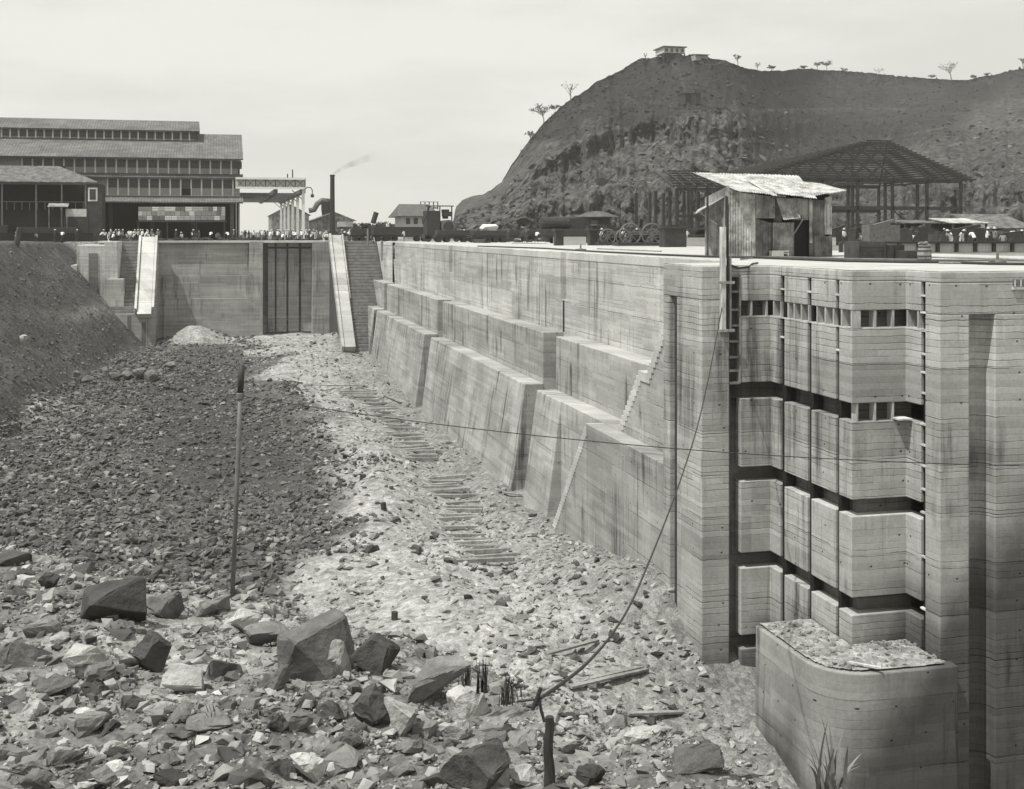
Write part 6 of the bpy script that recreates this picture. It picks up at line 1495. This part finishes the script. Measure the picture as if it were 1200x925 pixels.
blades(250, 850, 8, 34, 14, 'thin dry weed among the stones left of the hollowed boulder', 'dry_weed', 6, bend=.5, wid=.008, mat='leaf_dark')
blades(225, 880, 8, 30, 14, 'thin dry weed low at the bottom left', 'dry_weed', 7, bend=.5, wid=.008, mat='leaf_dark')
blades(610, 822, 7, 26, 30, 'sparse bent grass beside the cable anchor', 'grass_tuft', 9, bend=.6, wid=.008, mat='leaf_dark', cat='grass')

# ================================================================== air
m = MB().box(-6600, 6600, -6600, 6600, -23, 118)
hz = bpy.data.materials.new('air'); hz.use_nodes = True; n_ = hz.node_tree; n_.nodes.remove(n_.nodes['Principled BSDF'])
vol = n_.nodes.new('ShaderNodeVolumePrincipled'); vol.inputs['Color'].default_value = (.95, .945, .91, 1); vol.inputs['Density'].default_value = .0002; vol.inputs['Anisotropy'].default_value = .2
n_.links.new(vol.outputs[0], n_.nodes['Material Output'].inputs['Volume'])
m.build('haze', hz, None, loc=(0, 0, 0), kind='stuff')

# ------------------------------------------------------------------ camera, sun, sky
cam = bpy.data.cameras.new('camera'); co = bpy.data.objects.new('camera', cam); COL.objects.link(co)
co.location = (0, 0, CAMZ); co.rotation_euler = (R(90), 0, -TH)
cam.sensor_width = 36; cam.lens = 36 * F / 1200; cam.shift_y = -(462.5 - HY) / 1200; cam.clip_start = .2; cam.clip_end = 20000
scene.camera = co
EL, AZ = R(63), R(22)     # light travels towards +X and a little +Y
S = Vector((-math.cos(AZ) * math.cos(EL), -math.sin(AZ) * math.cos(EL), math.sin(EL)))   # towards the sun
sl = bpy.data.lights.new('sun', 'SUN'); sl.energy = 4.7; sl.angle = R(.6); sl.color = (1, .985, .95)
so = bpy.data.objects.new('sun', sl); COL.objects.link(so); so.rotation_euler = (-S).to_track_quat('-Z', 'Y').to_euler(); so.location = (0, 0, 60)
w = bpy.data.worlds.new('World'); scene.world = w; w.use_nodes = True; nt = w.node_tree; bg = nt.nodes['Background']
sky = nt.nodes.new('ShaderNodeTexSky'); sky.sky_type = 'NISHITA'; sky.sun_disc = False; sky.sun_elevation = EL
sky.sun_rotation = math.atan2(S.x, S.y); sky.dust_density = 3.5; sky.air_density = 1.2
bw = nt.nodes.new('ShaderNodeRGBToBW'); nt.links.new(sky.outputs[0], bw.inputs[0])
tc = nt.nodes.new('ShaderNodeTexCoord'); mp = nt.nodes.new('ShaderNodeMapping'); mp.inputs['Scale'].default_value = (1.2, 1.2, 5.5)
nt.links.new(tc.outputs['Generated'], mp.inputs[0])
no = nt.nodes.new('ShaderNodeTexNoise'); no.inputs['Scale'].default_value = 2.0; no.inputs['Detail'].default_value = 6; no.inputs['Roughness'].default_value = .55
nt.links.new(mp.outputs[0], no.inputs['Vector'])
mr = nt.nodes.new('ShaderNodeMapRange'); mr.interpolation_type = 'SMOOTHSTEP'; mr.inputs[1].default_value = .35; mr.inputs[2].default_value = .62; mr.inputs[3].default_value = SKY_LO; mr.inputs[4].default_value = SKY_HI
nt.links.new(no.outputs['Fac'], mr.inputs[0])
mx = nt.nodes.new('ShaderNodeMix'); mx.data_type = 'FLOAT'; mx.inputs[0].default_value = .82     # overcast veil over the clear sky
nt.links.new(bw.outputs[0], mx.inputs[2]); nt.links.new(mr.outputs[0], mx.inputs[3])
cb = nt.nodes.new('ShaderNodeCombineXYZ'); vm = nt.nodes.new('ShaderNodeVectorMath'); vm.operation = 'MULTIPLY'; vm.inputs[1].default_value = (1, .99, .925)
for i in range(3): nt.links.new(mx.outputs[0], cb.inputs[i])
nt.links.new(cb.outputs[0], vm.inputs[0]); nt.links.new(vm.outputs[0], bg.inputs[0]); bg.inputs[1].default_value = .1
scene.view_settings.view_transform = 'Standard'; scene.view_settings.look = 'None'; scene.view_settings.gamma = 1; scene.view_settings.use_curve_mapping = False
scene.view_settings.exposure = EXPO
scene.cycles.max_bounces = 5; scene.cycles.diffuse_bounces = 3; scene.cycles.glossy_bounces = 2
scene.cycles.volume_bounces = 1
